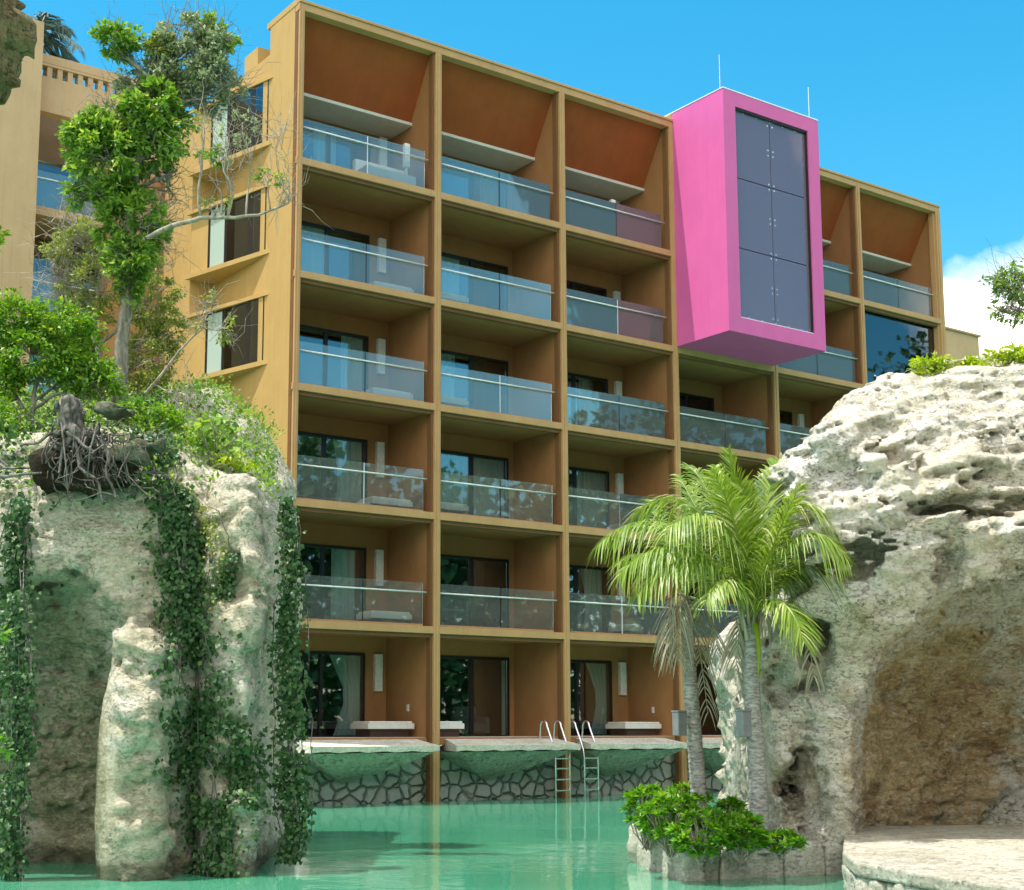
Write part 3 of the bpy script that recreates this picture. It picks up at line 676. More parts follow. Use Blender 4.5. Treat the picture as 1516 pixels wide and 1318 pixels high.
def n_right(P):
    s=P*np.array([.6,.6,1.0]); Q=P*np.array([1,1,2.3]); R=P.copy(); R[:,2]+=-.25*R[:,0]+.25*vnoise(P*.7,77.); R=R*np.array([.7,.7,3.4])
    up=np.clip((P[:,2]-4.0)/1.,.0,1)
    return .20*fbm(s*.9,3,.5,13)+.08*fbm(Q*1.8,3,.55,19)+(.07*ridge(R*1.2,2,40)+.085*ridge(R*2.4,2,42)+.035*ridge(Q*5.5,2,45))*(.25+.75*up)+.055*fbm(P*8.5,2,.5,33)
RB=l2w([(7,23,0)])[0]
def fm_right(c):
    a=np.minimum(ell(c[:,0],c[:,1],c[:,2],(7.75,20.0,1.55),(2.15,2.9,2.25)),ell(c[:,0],c[:,1],c[:,2],(9.3,20.0,1.6),(2.4,4.2,2.4)))
    j=vnoise(c*2.2,5.)*.28
    return (a+j<.12)&(c[:,0]>5.9+vnoise(c*1.1,9.)*.4)&(c[:,1]>20.3)
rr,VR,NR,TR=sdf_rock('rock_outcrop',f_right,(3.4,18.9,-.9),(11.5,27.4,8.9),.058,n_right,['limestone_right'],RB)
tag(rr,'bulging white limestone boulder on the right hollowed out below into an ochre grotto','rock')
# ---- mouth of the rock overhang close to the camera at the upper left
def f_over(U,V,Z):
    f=ell(U,V,Z,(-3.62,8.2,6.72),(.72,1.3,.75)); f=smin(f,ell(U,V,Z,(-3.85,8.1,6.32),(.62,1.2,.45)),.2); f=smin(f,ell(U,V,Z,(-4.9,8.5,7.1),(1.6,1.8,1.5)),.2); return f
def n_over(P): return .16*fbm(P*1.5,3,.5,3)+.07*fbm(P*5,3,.55,8)+.05*ridge(P*7,2,4)
OB=W(10,20,8.2)
ro,_,_,_=sdf_rock('rock_overhang',f_over,(-6.6,6.3,4.6),(-2.2,10.6,9.0),.045,n_over,['limestone_dark'],OB)
tag(ro,'pitted brown rock overhang poking in at the top left corner','rock')
# ---- planter wall of blocks
def block(name,c,size,rot,parent,mat,seed,amp=.03,loc=None):
    n=9; sx,sy,sz=[s/2 for s in size]; V=[];Q=[]
    for ax in range(3):
        for sg in (-1,1):
            i0=len(V); a,b=(ax+1)%3,(ax+2)%3
            for i in range(n+1):
                for j in range(n+1):
                    p=[0,0,0]; p[ax]=sg; p[a]=-1+2*i/n; p[b]=-1+2*j/n; V.append(p)
            for i in range(n):
                for j in range(n):
                    q=[i0+i*(n+1)+j,i0+(i+1)*(n+1)+j,i0+(i+1)*(n+1)+j+1,i0+i*(n+1)+j+1]; Q.append(q if sg>0 else q[::-1])
    V=np.array(V,float); S=np.array([sx,sy,sz]); L6=(np.abs(V)**8).sum(1,keepdims=True)**(1/8); Vn=V/L6*S
    Vn+=V/np.linalg.norm(V,axis=1,keepdims=True)*(fbm(Vn*3.5+seed*3.1,3,.5)[:,None])*amp*2
    cr,sr=math.cos(rot),math.sin(rot); Vw=np.stack([Vn[:,0]*cr-Vn[:,1]*sr,Vn[:,0]*sr+Vn[:,1]*cr,Vn[:,2]],1)+np.asarray(c)
    return mesh_np(name,Vw,Q,mat,parent,True,loc=loc if loc is not None else np.asarray(c))
def along(pts,z0,z1,depth,parent,widths,name='stone_block',mat='planter_stone',seed=0,gap=.012,amp=.02):
    """blocks laid along a polyline of ground points"""
    P=[np.array(p[:2]) for p in pts]; seg=[(a,b) for a,b in zip(P[:-1],P[1:])]; k=seed
    for a,b in seg:
        L=np.linalg.norm(b-a); d=(b-a)/L; nrm=np.array([-d[1],d[0]]); s=0; wi=0
        ws=[]; 
        while s<L-.05: w=min(widths[(wi+k)%len(widths)],L-s); ws.append(w); s+=w; wi+=1
        sc_=L/sum(ws); s=0
        for w in ws:
            w*=sc_; c2=a+d*(s+w/2)+nrm*depth/2*(1+0); jz=.02*math.sin(k*7.7)
            block(name,(c2[0],c2[1],(z0+z1+jz)/2),(w-gap,depth+.03*math.sin(k*3),z1-z0+jz),math.atan2(d[1],d[0]),parent,mat,k,amp); s+=w; k+=1
    return k
def G(u,v,z):
    d=FW+RT*((u-758-SX)/F_)-UP*((v-659-SY)/F_); return CAM+d*((z-CAM[2])/d[2])
pl=empty('planter_wall',G(1100,1262,.5)*[1,1,0],'low planter wall of rough pale stone blocks rising from the water under the shrubs','wall')
A0=G(1010,1250,.5); A1=G(1262,1250,.42); A00=G(1034,1225,.52); Aback=A0+(FH*2.4-RT*.35)
k=along([A0,A1],-.9,.47,.35,pl,[.78,1.12,.62,1.05,.7],seed=2)
k=along([Aback,A0],-.9,.47,.35,pl,[.7,.9],seed=9)
# rough boulder standing at the planter's left tip
tb=block('pond_boulder',G(965,1262,.15)+np.array([0,0,-.1]),(.42,.6,1.25),.5,None,'planter_stone',5,.07); tag(tb,'rough pale boulder at the left tip of the planter half under water','rock')
soil=MB().prism([tuple((A0+RT*.1+FH*.1)[:2]),tuple((A1+FH*.1)[:2]),tuple((A1+FH*3)[:2]),tuple((Aback+RT*.2)[:2])],'z',-.9,.40).build('planter_soil','ground',None); tag(soil,kind='structure')
# ---- terrace on the right
tp=[G(1247,1262,.56),G(1265,1276,.56),G(1400,1300,.56),G(1620,1330,.56)]
ter_out=[tuple(p[:2]) for p in tp]+[tuple((CAM+RT*9-FH*4)[:2]),tuple((CAM+RT*16-FH*4)[:2]),tuple((CAM+RT*13+FH*24)[:2]),tuple((CAM+RT*5.5+FH*23)[:2]),tuple(G(1250,1243,.5)[:2])]
def terrace():
    # fine sheet over the outline with gentle unevenness
    import bmesh
    m=MB().prism(ter_out,'z',.40,.56); 
    return m.build('terrace','paving_stone',None,bevel=.03)
te=terrace(); tag(te,kind='structure')
tw=empty('terrace_wall',(tp[1]*[1,1,0]),'rubble stone wall under the pale terrace slab at bottom right','wall')
kk=along([tp[0]+FH*.04,tp[1]+FH*.06,tp[2]+FH*.06,tp[3]+FH*.06],-.9,-.3,.5,tw,[.7,.45,.9,.55],seed=20,amp=.035)
kk=along([tp[0]+FH*.04,tp[1]+FH*.05,tp[2]+FH*.05,tp[3]+FH*.05],-.3,.10,.5,tw,[.5,.85,.6,.42],seed=30,amp=.035)
kk=along([tp[0]+FH*.04,tp[1]+FH*.05,tp[2]+FH*.05,tp[3]+FH*.05],.10,.40,.5,tw,[.62,.4,.8,.55],seed=41,amp=.03)
st=MB().prism([tuple((CAM+RT*-3+FH*3)[:2]),tuple((CAM+RT*-3-FH*5)[:2]),tuple((CAM+RT*9.5-FH*5)[:2]),tuple((CAM+RT*9.5+FH*3)[:2])],'z',.2,.52).build('path','paving_stone'); tag(st,kind='structure')
# ================================================================== palms
def bez(p,c,q,n): 
    t=np.linspace(0,1,n)[:,None]; return (1-t)**2*p+2*t*(1-t)*c+t*t*q
def frond(base,ctl,tip,mat,parent,ll=.62,n=46,droop=.55,w=.024,name='frond',dens=1.,start=.12):
    P=bez(base,ctl,tip,n+1); V=[];Q=[]; m=MB(); L=np.linalg.norm(tip-base)
    r=[.028*(1-.85*i/n) for i in range(n+1)]; m.tube([tuple(p) for p in P[::3]],[r[i] for i in range(0,n+1,3)],5)
    V=[list(v) for v in m.v]; Q4=[f for f in m.f if len(f)==4]
    rest=[f for f in m.f if len(f)!=4]
    sd0=None
    for i in range(int(n*start),n+1):
        d=P[min(i+1,n)]-P[max(i-1,0)]; d/=np.linalg.norm(d)
        s=np.cross(d,[0,0,1.]); 
        if np.linalg.norm(s)<.25: s=s+RT*.5
        s/=np.linalg.norm(s)
        if sd0 is not None and s@sd0<0: s=-s
        sd0=s; u=np.cross(s,d); 
        t=i/n; le=ll*(math.sin(math.pi*min(1,.18+.80*t))**.6)*RNG.uniform(.85,1.1)+.08
        for sg in (-1,1):
            if RNG.random()>dens: continue
            a=RNG.uniform(.45,.75); dr=droop*RNG.uniform(.6,1.5)
            dirv=d*math.cos(a)*1.0+s*sg*math.sin(a)*1.2+u*RNG.uniform(-.05,.35); dirv/=np.linalg.norm(dirv)
            wd=np.cross(dirv,u); wd/=np.linalg.norm(wd)+1e-6
            i0=len(V); K=4
            for k in range(K+1):
                q=k/K; p=P[i]+dirv*le*q+np.array([0,0,-1.])*dr*le*q*q; ww=w*(1-q)**.6*(.6+.8*min(1,q*3))*.5+.002
                V.append(list(p+wd*ww)); V.append(list(p-wd*ww))
            for k in range(K): Q4.append((i0+2*k,i0+2*k+1,i0+2*k+3,i0+2*k+2))
    return mesh_np(name,V,Q4,mat,parent,False)
def palm_trunk(pts,r0,r1,parent,mat='bark_palm'):
    P=np.array(pts); n=150; t=np.linspace(0,len(P)-1,n); C=np.stack([np.interp(t,range(len(P)),P[:,i]) for i in range(3)],1)
    # smooth
    for _ in range(20): C[1:-1]=(C[:-2]+C[1:-1]*2+C[2:])/4
    z=np.cumsum(np.r_[0,np.linalg.norm(np.diff(C,axis=0),axis=1)]); m=16; V=[];Q=[]
    for i in range(n):
        s=i/(n-1); ph=(z[i]/.075)%1; rr=(r0+(r1-r0)*s)*(1+.09*(1-ph)**2-.03)
        rr+=.10*r0*math.exp(-s*14)
        for j in range(m):
            a=2*math.pi*j/m; q=rr*(1+.05*float(vnoise(np.array([[math.cos(a)*2,math.sin(a)*2,z[i]*6]]))[0])); V.append((C[i][0]+q*math.cos(a),C[i][1]+q*math.sin(a),C[i][2]))
    for i in range(n-1):
        for j in range(m): Q.append((i*m+j,i*m+(j+1)%m,(i+1)*m+(j+1)%m,(i+1)*m+j))
    return mesh_np('trunk',V,Q,mat,parent,True)
D0=20.9
pB=empty('palm_tree',W(1124,1248,D0),'taller palm with bright green upright fronds standing nearer the right rock','palm tree')
palm_trunk([W(1126,1262,D0),W(1122,1150,D0),W(1114,1040,D0),W(1112,925,D0)],.145,.10,pB)
bB=W(1111,915,D0)
def X(u,v,d): return W(u,v,D0+d)
for (cu,cv,cd),(tu,tv,td),mt,ll,dr in [
 ((1112,790,-.1),(1078,668,-.3),'frond_yellow',.42,.10),((1108,800,-.25),(1098,715,-.5),'frond_yellow',.34,.05),
 ((1120,770,.2),(1152,682,.5),'frond_green',.55,.25),((1150,780,.5),(1195,705,1.2),'frond_green',.5,.4),
 ((985,705,-.5),(887,806,-1.),'frond_yellow',.62,.85),((1030,668,.3),(938,764,.8),'frond_green',.62,.8),
 ((1052,790,.6),(1005,705,1.4),'frond_green',.5,.5),((1010,745,-.9),(918,850,-1.4),'frond_yellow',.55,.9),((1140,800,-.7),(1185,720,-1.),'frond_yellow',.45,.4),((1095,760,-.5),(1055,700,-.8),'frond_yellow',.45,.3),
 ((1165,640,-.4),(1250,815,-.6),'frond_green',.62,.95),((1195,760,-.2),(1268,905,-.2),'frond_green',.6,.9),
 ((1160,850,-.8),(1190,950,-1.2),'frond_green',.45,.5),
 ((1020,770,-.9),(945,880,-1.5),'frond_green',.5,.8),((1075,820,-.9),(1045,890,-1.3),'frond_green',.4,.7),((1165,800,.3),(1225,865,.6),'frond_green',.5,.8),((1060,720,.4),(1020,690,.9),'frond_green',.45,.4),((1185,760,.2),(1235,765,.2),'frond_yellow',.45,.8),
 ((1080,760,1.),(1060,690,2.),'frond_green',.5,.4),((1230,740,.9),(1295,840,1.4),'frond_green',.5,.9),((1190,720,-.9),(1255,830,-1.2),'frond_green',.5,.9),((1060,700,-.6),(985,790,-1.2),'frond_green',.55,1.),((1140,700,.6),(1215,760,1.),'frond_dry',.5,.9),
 ((1010,750,.8),(955,850,1.5),'frond_green',.55,.8)]:
    frond(bB+RNG.normal(size=3)*.03,X(cu,cv,cd),X(tu,tv,td),mt,pB,ll*1.08,80,dr*1.0,dens=.95,w=.023)
for (cu,cv,cd),(tu,tv,td) in [((1185,840,.2),(1205,1000,.3)),((1140,880,.2),(1180,985,.6)),((1095,880,.1),(1090,990,.3))]:
    frond(bB-np.array([0,0,.1]),X(cu,cv,cd),X(tu,tv,td),'frond_dry',pB,.4,34,.9,.018,name='dry_frond',dens=.8)
MB().tube([tuple(p) for p in bez(bB,X(1128,930,-.3),X(1122,1002,-.35),8)],[.05,.05,.045,.04,.035,.03,.02,.008],7).build('flower_sheath','leaf_lime',pB,smooth=True)
m=MB()
for k in range(16):
    a=k*2.4; r=.10; p=bB+np.array([r*math.cos(a),r*math.sin(a),-.45+.03*k]); m.tube([tuple(p),tuple(p+np.array([.06*math.cos(a),.06*math.sin(a),.25])),tuple(p+np.array([.13*math.cos(a),.13*math.sin(a),.45]))],[.035,.022,.006],5)
m.build('leaf_base','frond_dry',pB,smooth=True)
D0=22.3
pA=empty('palm_tree',W(1036,1235,D0),'slimmer leaning palm with dry hanging fronds beside the hotel columns','palm tree')
palm_trunk([W(1040,1240,D0),W(1030,1120,D0),W(1022,1010,D0),W(1016,895,D0)],.135,.095,pA)
bA=W(1016,885,D0)
for (cu,cv,cd),(tu,tv,td),mt,ll,dr in [((1010,800,.2),(1030,718,.5),'frond_green',.5,.3),((970,790,.3),(915,835,.8),'frond_green',.5,.8),((1040,800,.6),(1085,860,1.2),'frond_green',.45,.7),((990,790,1.),(960,740,1.9),'frond_green',.5,.5),((1045,740,-.6),(975,830,-.8),'frond_green',.5,.7)]:
    frond(bA,X(cu,cv,cd),X(tu,tv,td),mt,pA,ll,44,dr)
for (cu,cv,cd),(tu,tv,td) in [((990,860,-.2),(985,965,-.2)),((1030,900,.2),(1048,1055,.3)),((1050,880,0),(1062,960,0)),((1004,890,-.3),(1003,975,-.4))]:
    frond(bA,X(cu,cv,cd),X(tu,tv,td),'frond_dry',pA,.38,30,.9,.016,name='dry_frond',dens=.8)
for (u,v,D,lab) in ((613,0,0,''),):
    pass
for (u,v,D,w_,lab) in ((1006,1068,22.1,.13,'small grey floodlight box strapped to the slimmer palm'),(1101,1068,20.8,.13,'small grey floodlight box strapped to the taller palm')):
    p=W(u,v,D); e=empty('spotlight_box',p-np.array([0,0,.2]),lab,'spotlight','grey boxes on the palm trunks')
    MB().box(p[0]-.09,p[0]+.09,p[1]-.07,p[1]+.07,p[2]-.22,p[2]+.14).build('housing','grey_box',e,bevel=.012)
    MB().box(p[0]-.095,p[0]+.095,p[1]-.08,p[1]+.08,p[2]+.14,p[2]+.165).build('lid','grey_box',e)
    MB().box(p[0]+.06,p[0]+.22,p[1]-.01,p[1]+.03,p[2]-.02,p[2]+.02).build('bracket','steel',e)
# distant palm on the wing roof
D0=60
pC=empty('palm_tree',W(52,160,D0),'distant dull blue-green palm showing above the roof of the rear wing','palm tree')
palm_trunk([W(50,400,D0),W(52,75,D0)],.2,.16,pC,'bark_grey')
bC=W(52,70,D0)
for a,b in (((70,15),(105,50)),((75,40),(112,100)),((80,60),(95,118)),((60,20),(75,22)),((60,60),(70,112)),((40,20),(20,60)),((90,35),(118,72)),((62,30),(88,30))):
    frond(bC,X(*a,RNG.uniform(-1,1)),X(*b,RNG.uniform(-2,2)),'frond_blue',pC,1.0,34,.7,.09)
# ================================================================== trees and shrubs
def tree(name,label,cat,trunk,r0,clusters,leafmat_,lsize,parentgroup=None,barkm='bark_grey',width=.5,bare=0,tw=1.):
    base=np.asarray(trunk[0],float); e=empty(name,base,label,cat,parentgroup)
    m=MB(); n=len(trunk); P=np.array(trunk,float); t=np.linspace(0,n-1,4*n); C=np.stack([np.interp(t,range(n),P[:,i]) for i in range(3)],1)
    C[1:-1]+=RNG.normal(size=C[1:-1].shape)*r0*.09
    R=[r0+(r0*.35-r0)*i/(len(C)-1) for i in range(len(C))]; m.tube([tuple(p) for p in C],R,9)
    for (c,r,nl,kc,cr,*mt) in clusters:
        c=np.asarray(c); j=int(np.argmin(np.linalg.norm(C-(c-np.array([0,0,.5*r[2]+.3])),axis=1)))
        br=wob(C[j],c,7,.10); rr0=min(R[j]*.75,.09); m.tube([tuple(p) for p in br],[max(.008,rr0*(1-.75*k/7)) for k in range(8)],6)
        for q in range(int((12 if nl else 16+r[0]*14)*tw)):
            k=random.randint(2,7); d=ball((0,0,0),r,1,.6)[0]; tip=c+RT*d[0]+FH*d[1]+np.array([0,0,d[2]])
            b2=wob(br[k],tip,5,.16); m.tube([tuple(p) for p in b2],[max(.004,rr0*.4*(1-.8*i/5)) for i in range(6)],4,False)
            if bare or not nl:
                for s in range(4):
                    d2=RNG.normal(size=3)*.28+np.array([0,0,.12]); b3=wob(b2[random.randint(2,5)],np.asarray(b2[4])+d2*(1.2 if not nl else 1),3,.2); m.tube([tuple(p) for p in b3],[.006,.005,.004,.002],3,False)
    m.build('trunk',barkm,e,smooth=True,loc=tuple(base))
    for (c,r,nl,kc,cr,*mt) in clusters:
        if not nl: continue
        P=clumpy(c,r,nl,kc,cr); out=unit(P-np.asarray(c)); leaves('crown',P,mt[1] if len(mt)>1 else lsize,mt[0] if mt else leafmat_,e,D=out*.8+np.array([0,0,-.15]),width=width,spread=.7)
    return e
K=.0113  # metres per photo pixel at 24 m
def cl(u,v,D,ru,rv,n,kc=None,cr=.16,*mt):
    s=D/2120; return (W(u,v,D),(ru*s,ru*s*.8,rv*s),n,kc or max(6,n//45),cr,*mt)
D=24.6
tree('broadleaf_tree','tall grey trunked tree with glossy green leaf clusters rising from the left rock','tree',
 [W(176,600,D),W(180,520,D),W(188,440,D),W(186,380,D),W(196,300,D),W(205,220,D),W(225,120,D)],.135,
 [cl(172,62,D,32,30,800),cl(160,232,D,72,66,3900),cl(225,165,D,56,56,2400),cl(222,205,D,56,44,1500),cl(196,330,D,58,50,2000),cl(170,285,D,50,30,1300),cl(135,200,D,40,45,1000),cl(110,285,D,14,22,110),
  cl(285,75,D+.4,64,54,3000,None,.15,'leaf_grey',.10),cl(320,55,D+.4,36,32,800,None,.13,'leaf_green',.11),cl(235,75,D+.3,32,30,800,None,.13,'leaf_olive',.11),cl(305,120,D+.4,66,46,2500,None,.15,'leaf_grey',.10),cl(232,130,D+.5,66,44,1900,None,.15,'leaf_grey',.10),cl(195,385,D-.2,40,34,1100),cl(190,420,D-.2,22,26,450),
  cl(150,170,D+.6,30,50,0),cl(260,250,D+.3,30,60,0),cl(340,140,D+.3,55,60,0),cl(290,40,D+.5,60,40,0),cl(240,330,D+.3,35,60,0),cl(200,120,D+.4,50,50,0)],'leaf_green',.135,bare=1,tw=.8)
# branch reaching right over the end wall
D=23.6
tree('leafy_branch','half bare twisting branch with sparse leaves reaching across the ochre end wall','branch',
 [W(205,360,24.4),W(250,335,D+.3),W(300,322,D),W(345,322,D),W(385,318,D),W(428,300,D)],.05,
 [cl(335,200,D,40,25,0),cl(335,225,D,30,20,60,8,.10,'leaf_grey',.08),cl(395,262,D,24,14,90,8,.10,'leaf_green',.10),cl(320,235,D,22,16,90,8,.10,'leaf_green',.12),cl(322,300,D,24,14,80,8,.10,'leaf_olive',.09),cl(360,185,D,35,30,110,10,.10,'leaf_grey',.08),cl(405,190,D,25,40,0),cl(430,285,D,26,26,0),cl(420,250,D,20,25,12,2,.1,'leaf_olive',.08),cl(300,180,D,40,18,80,8,.1,'leaf_olive',.08)],'leaf_green',.10,bare=1,tw=.4,barkm='bark_twig')
D=23.8
tree('leafy_branch','thin lower branch with a few small leaves before the lowest wedge window','branch',
 [W(200,600,24.2),W(235,560,D),W(265,520,D),W(300,485,D)],.03,[cl(340,490,D,22,18,110,8,.10,'leaf_olive',.085),cl(305,445,D,20,14,45,5,.1,'leaf_olive',.08),cl(300,480,D,16,10,35,4,.1,'leaf_olive',.08),cl(270,590,D,30,26,0)],'leaf_olive',.085,bare=1,tw=.5,barkm='bark_twig')
D=26.5
tree('tangled_shrub','olive coloured fine leaved shrub tangled with pale bare twigs behind the grey trunk','shrub',
 [W(150,640,D),W(150,560,D),W(140,480,D),W(150,400,D)],.09,
 [cl(115,360,D,52,32,1700),cl(150,420,D,66,44,2600),cl(120,470,D,50,40,1400),cl(225,440,D,46,64,2600),cl(215,530,D,48,54,2400),cl(250,490,D,25,45,1000),cl(230,590,D,60,35,1800),cl(80,390,D,35,60,0),cl(110,330,D,50,30,0),cl(235,370,D,35,50,0),cl(80,430,D,40,40,0),cl(235,300,D,30,50,0)],'leaf_olive',.075,bare=1,barkm='bark_twig')
D=22.9
tree('leafy_bush','dense bright green bush on top of the left rock at the frame edge','bush',
 [W(40,680,D),W(45,620,D),W(55,560,D)],.08,
 [cl(20,470,D,45,42,2600,70),cl(90,485,D,55,38,2600,70),cl(60,530,D,75,45,3600,90),cl(-10,560,D,50,50,1800,50),cl(120,545,D,45,45,2200,60),cl(150,570,D,40,30,900,30),cl(15,620,D-.6,40,26,700,25)],'leaf_bright',.085)
# sun lit creepers covering the top of the outcrop
up=(NL[:,2]>.25)
pu,pv=proj(VL.astype(float))
def pick(m,n): i=np.nonzero(m)[0]; return RNG.choice(i,n) if len(i) else i
sel=pick(up&(pu<400)&(pu>-60)&(pv<735)&((pu<330)|(TL[:,1]>22.2)),9000)
P=VL[sel]+NL[sel]*RNG.uniform(0,.26,(len(sel),1))+RNG.normal(size=(len(sel),3))*.06
gc=leaves('ground_cover',P,.085,'leaf_green',None,D=np.array([0,0,.6]),spread=.8,width=.6,loc=P.mean(0)); tag(gc,kind='stuff')
D=22.6
for k,(u,v,ru,rv,n,mt,lab) in enumerate([(215,618,62,26,1900,'leaf_bright','low sunlit creeper mound in the middle of the left rock top'),(300,655,50,24,1100,'leaf_green','low leafy creeper near the right shoulder of the left rock'),(345,688,34,9,420,'leaf_lime','thin yellow-green creeper hanging over the right rim of the left rock')]):
    e=empty('creeper',W(u,v+rv,D),lab,'creeper','creepers on the left rock top')
    P=clumpy(W(u,v,D),(ru*D/2120,.6,rv*D/2120),n,40,.13); leaves('foliage',P,.075,mt,e,spread=.9,width=.6)
    m=MB()
    for q in range(14):
        a=P[RNG.integers(len(P))]; b=W(u,v+rv,D)+RNG.normal(size=3)*.002; m.tube([tuple(p) for p in wob(b,a,4,.2)],[.012,.01,.008,.006,.004],4,False)
    m.build('stem','bark_twig',e)
# sapling with big leaves at the rock's shoulder
D=22.2
tree('leafy_sapling','small broad leaved sapling at the shoulder of the left rock against the ochre wall','sapling',[W(312,690,D),W(318,660,D),W(330,640,D)],.015,[cl(320,632,D,22,14,34,6,.12),cl(345,652,D,14,16,26,5,.12),cl(298,640,D,10,20,16,4,.1)],'leaf_green',.16,width=.75)
# dark ivy and roots on the brow
fr_=(NL@(-FH)>-.1)
def brow(u,v): return (u<250)&(v>600)&(v<745+8*np.sin(u*.1))&(v<760-(u>200)*40)
sel=pick(fr_&brow(pu,pv),8500); P=VL[sel]+NL[sel]*RNG.uniform(0,.22,(len(sel),1))+RNG.normal(size=(len(sel),3))*.05
iv=empty('ivy_mat',VL[sel].mean(0),'dark ivy mat covering the brow above the carved hollow','ivy')
keep=RNG.random(len(P))<(.35+.65*(np.abs(proj(P)[0]-120)>70)); leaves('foliage',P[keep],.085,'leaf_ivy',iv,D=-FH*.4+np.array([0,0,-.2]),N=-FH,spread=.8,width=.75)
m=MB()
for q in range(60):
    a=P[RNG.integers(len(P))]; b=a+RNG.normal(size=3)*.5+np.array([0,0,-.25]); m.tube([tuple(p) for p in wob(a,b,5,.15)],.009,4,False)
m.tube([tuple(p) for p in wob(W(-20,690,20.9),W(240,700,20.9),10,.05)],.02,5,False); m.build('stem','bark_root',iv)
# root stump
D=20.75
c=W(100,600,D); rs=empty('root_stump',W(105,650,D),'grey gnarled tree stump with a tangle of hanging roots on the left rock','stump')
def f_st(U,V,Z):
    a=Lc(102,612,D); return smin(ell(U,V,Z,(a[0],a[1],a[2]),(.23,.24,.34)),ell(U,V,Z,(a[0]+.12,a[1]-.02,a[2]-.36),(.36,.26,.2)),.15)
def n_st(P): Q=P*np.array([1,1,.35]); return .06*ridge(Q*7,3,3)+.05*fbm(P*9,2,.5,8)
a=Lc(102,612,D)
so,_,_,_=sdf_rock('stump',f_st,(a[0]-1,a[1]-.8,a[2]-1),(a[0]+1.1,a[1]+.8,a[2]+.9),.03,n_st,['bark_root'],c,parent=None); attach(so,rs)
m=MB()
for q in range(95):
    u0=RNG.uniform(75,165); s0=W(u0,RNG.uniform(630,672),D+RNG.uniform(-.15,.2)); s1=W(u0+RNG.normal()*32+12,RNG.uniform(675,745),D+RNG.uniform(-.3,.2)); r=RNG.uniform(.005,.018)
    m.tube([tuple(p) for p in wob(s0,s1,8,.5)],[r*(1-.07*i) for i in range(9)],5,False)
for (a0,a1,b0,b1) in ((95,640,88,700),(90,640,30,660),(98,640,140,668),(150,650,170,735),(-20,705,60,700),(-20,668,12,690),(110,655,150,740)):
    m.tube([tuple(p) for p in wob(W(a0,a1,D-.2),W(b0,b1,D-.25),8,.1)],[.032-.002*i for i in range(9)],6,False)
m.build('roots','bark_root',rs,smooth=True)
hb=block('peat_bank',W(128,700,21.15),(1.35,.7,.5),-.6,None,'humus',77,.09); tag(hb,'dark peaty soil bank full of roots under the stump','soil')
# weathered ledge rocks between roots and creepers
for k,(u,v,w_,h_,lab) in enumerate([(165,608,.62,.12,'pale flat log shaped stone right of the stump'),(190,675,.5,.22,'tan ledge stone below the stump on the left rock'),(225,660,.4,.16,'mossy ledge stone beside the ivy strand')]):
    b=block('ledge_stone',W(u,v,20.9),(w_,.5,h_),-.6,None,'limestone_left',k+50,.05); tag(b,lab,'rock')
# hanging vines
def vine(label,path,n,lsize,D0_,mat='leaf_ivy',thick=.16,stems=10):
    pts=np.array(path,float); e=empty('hanging_vine',W(pts[0][0],pts[0][1],D0_),label,'vine','ivy strands hanging on the left rock')
    v=RNG.uniform(pts[0][1],pts[-1][1],n*3); u=np.interp(v,pts[:,1],pts[:,0]); hw=np.interp(v,pts[:,1],pts[:,2]); u=u+RNG.normal(size=len(v))*hw*.55
    q=vnoise(np.stack([u*.03,v*.03,v*0+D0_],1)); k=q>-.28-.5*RNG.random(len(v)); u=u[k][:n];v=v[k][:n]
    # drop every leaf on to the rock face below it (nearest front surface of the outcrop)
    if RK is not None:
        P=[]; dirs=[]
        from mathutils.bvhtree import BVHTree
        for a,b in zip(u,v):
            d=FW+RT*((a-758-SX)/F_)-UP*((b-659-SY)/F_); h=RK.ray_cast(Vector(CAM.tolist()),Vector(d.tolist()))
            if h[0] is None or np.linalg.norm(np.array(h[0])-CAM)>D0_*1.1: P.append(W(a,b,D0_+RNG.uniform(-.1,.35)))
            else: P.append(np.array(h[0])+np.array(h[1])*RNG.uniform(.01,thick))
        P=np.array(P)
    leaves('foliage',P,lsize,mat,e,D=np.array([0,0,-.9])-FH*.35,N=-FH*1.2+np.array([0,0,.5]),spread=.55,width=.8,fold=.2)
    m=MB()
    for s in range(stems):
        off=RNG.normal()*.5; L=[]
        for t in np.linspace(0,1,14):
            vv=pts[0][1]+(pts[-1][1]-pts[0][1])*t; uu=np.interp(vv,pts[:,1],pts[:,0])+off*np.interp(vv,pts[:,1],pts[:,2]); L.append(P[np.argmin((u-uu-RNG.normal()*3)**2+(v-vv)**2)])
        m.tube([tuple(p) for p in L],.008,4,False)
    m.build('stem','bark_root',e)
from mathutils.bvhtree import BVHTree
RK=BVHTree.FromPolygons([tuple(p) for p in VL.tolist()],[tuple(p.vertices) for p in rl.data.polygons])
vine('broad dark ivy curtain down the middle of the left rock to the water',[(225,640,22),(245,700,24),(262,800,34),(285,950,42),(300,1100,52),(318,1200,44),(315,1305,32)],5200,.085,20.9)
vine('ivy strand down the right edge of the left rock beside the hotel',[(424,735,9),(432,850,15),(424,950,24),(432,1050,20),(430,1150,26),(440,1220,20),(428,1275,15)],3300,.08,21.6)
vine('ivy strand at the far left beside the carved hollow',[(30,735,16),(22,850,22),(22,950,26),(25,1100,26),(12,1200,24),(10,1315,22)],2600,.085,20.3)
vine('small ivy tuft in the upper hollow of the right hand column',[(345,820,10),(345,850,24),(335,890,14)],330,.07,20.9,stems=3)
vine('wide ivy tuft spreading low on the right hand column',[(335,1060,10),(352,1110,38),(350,1160,36),(370,1195,14)],900,.08,20.9,stems=4)
vine('thin yellowish creeper near the top of the rock groove',[(262,720,6),(300,760,20),(330,830,18),(320,900,14)],420,.055,21.0,'leaf_olive',.1,5)
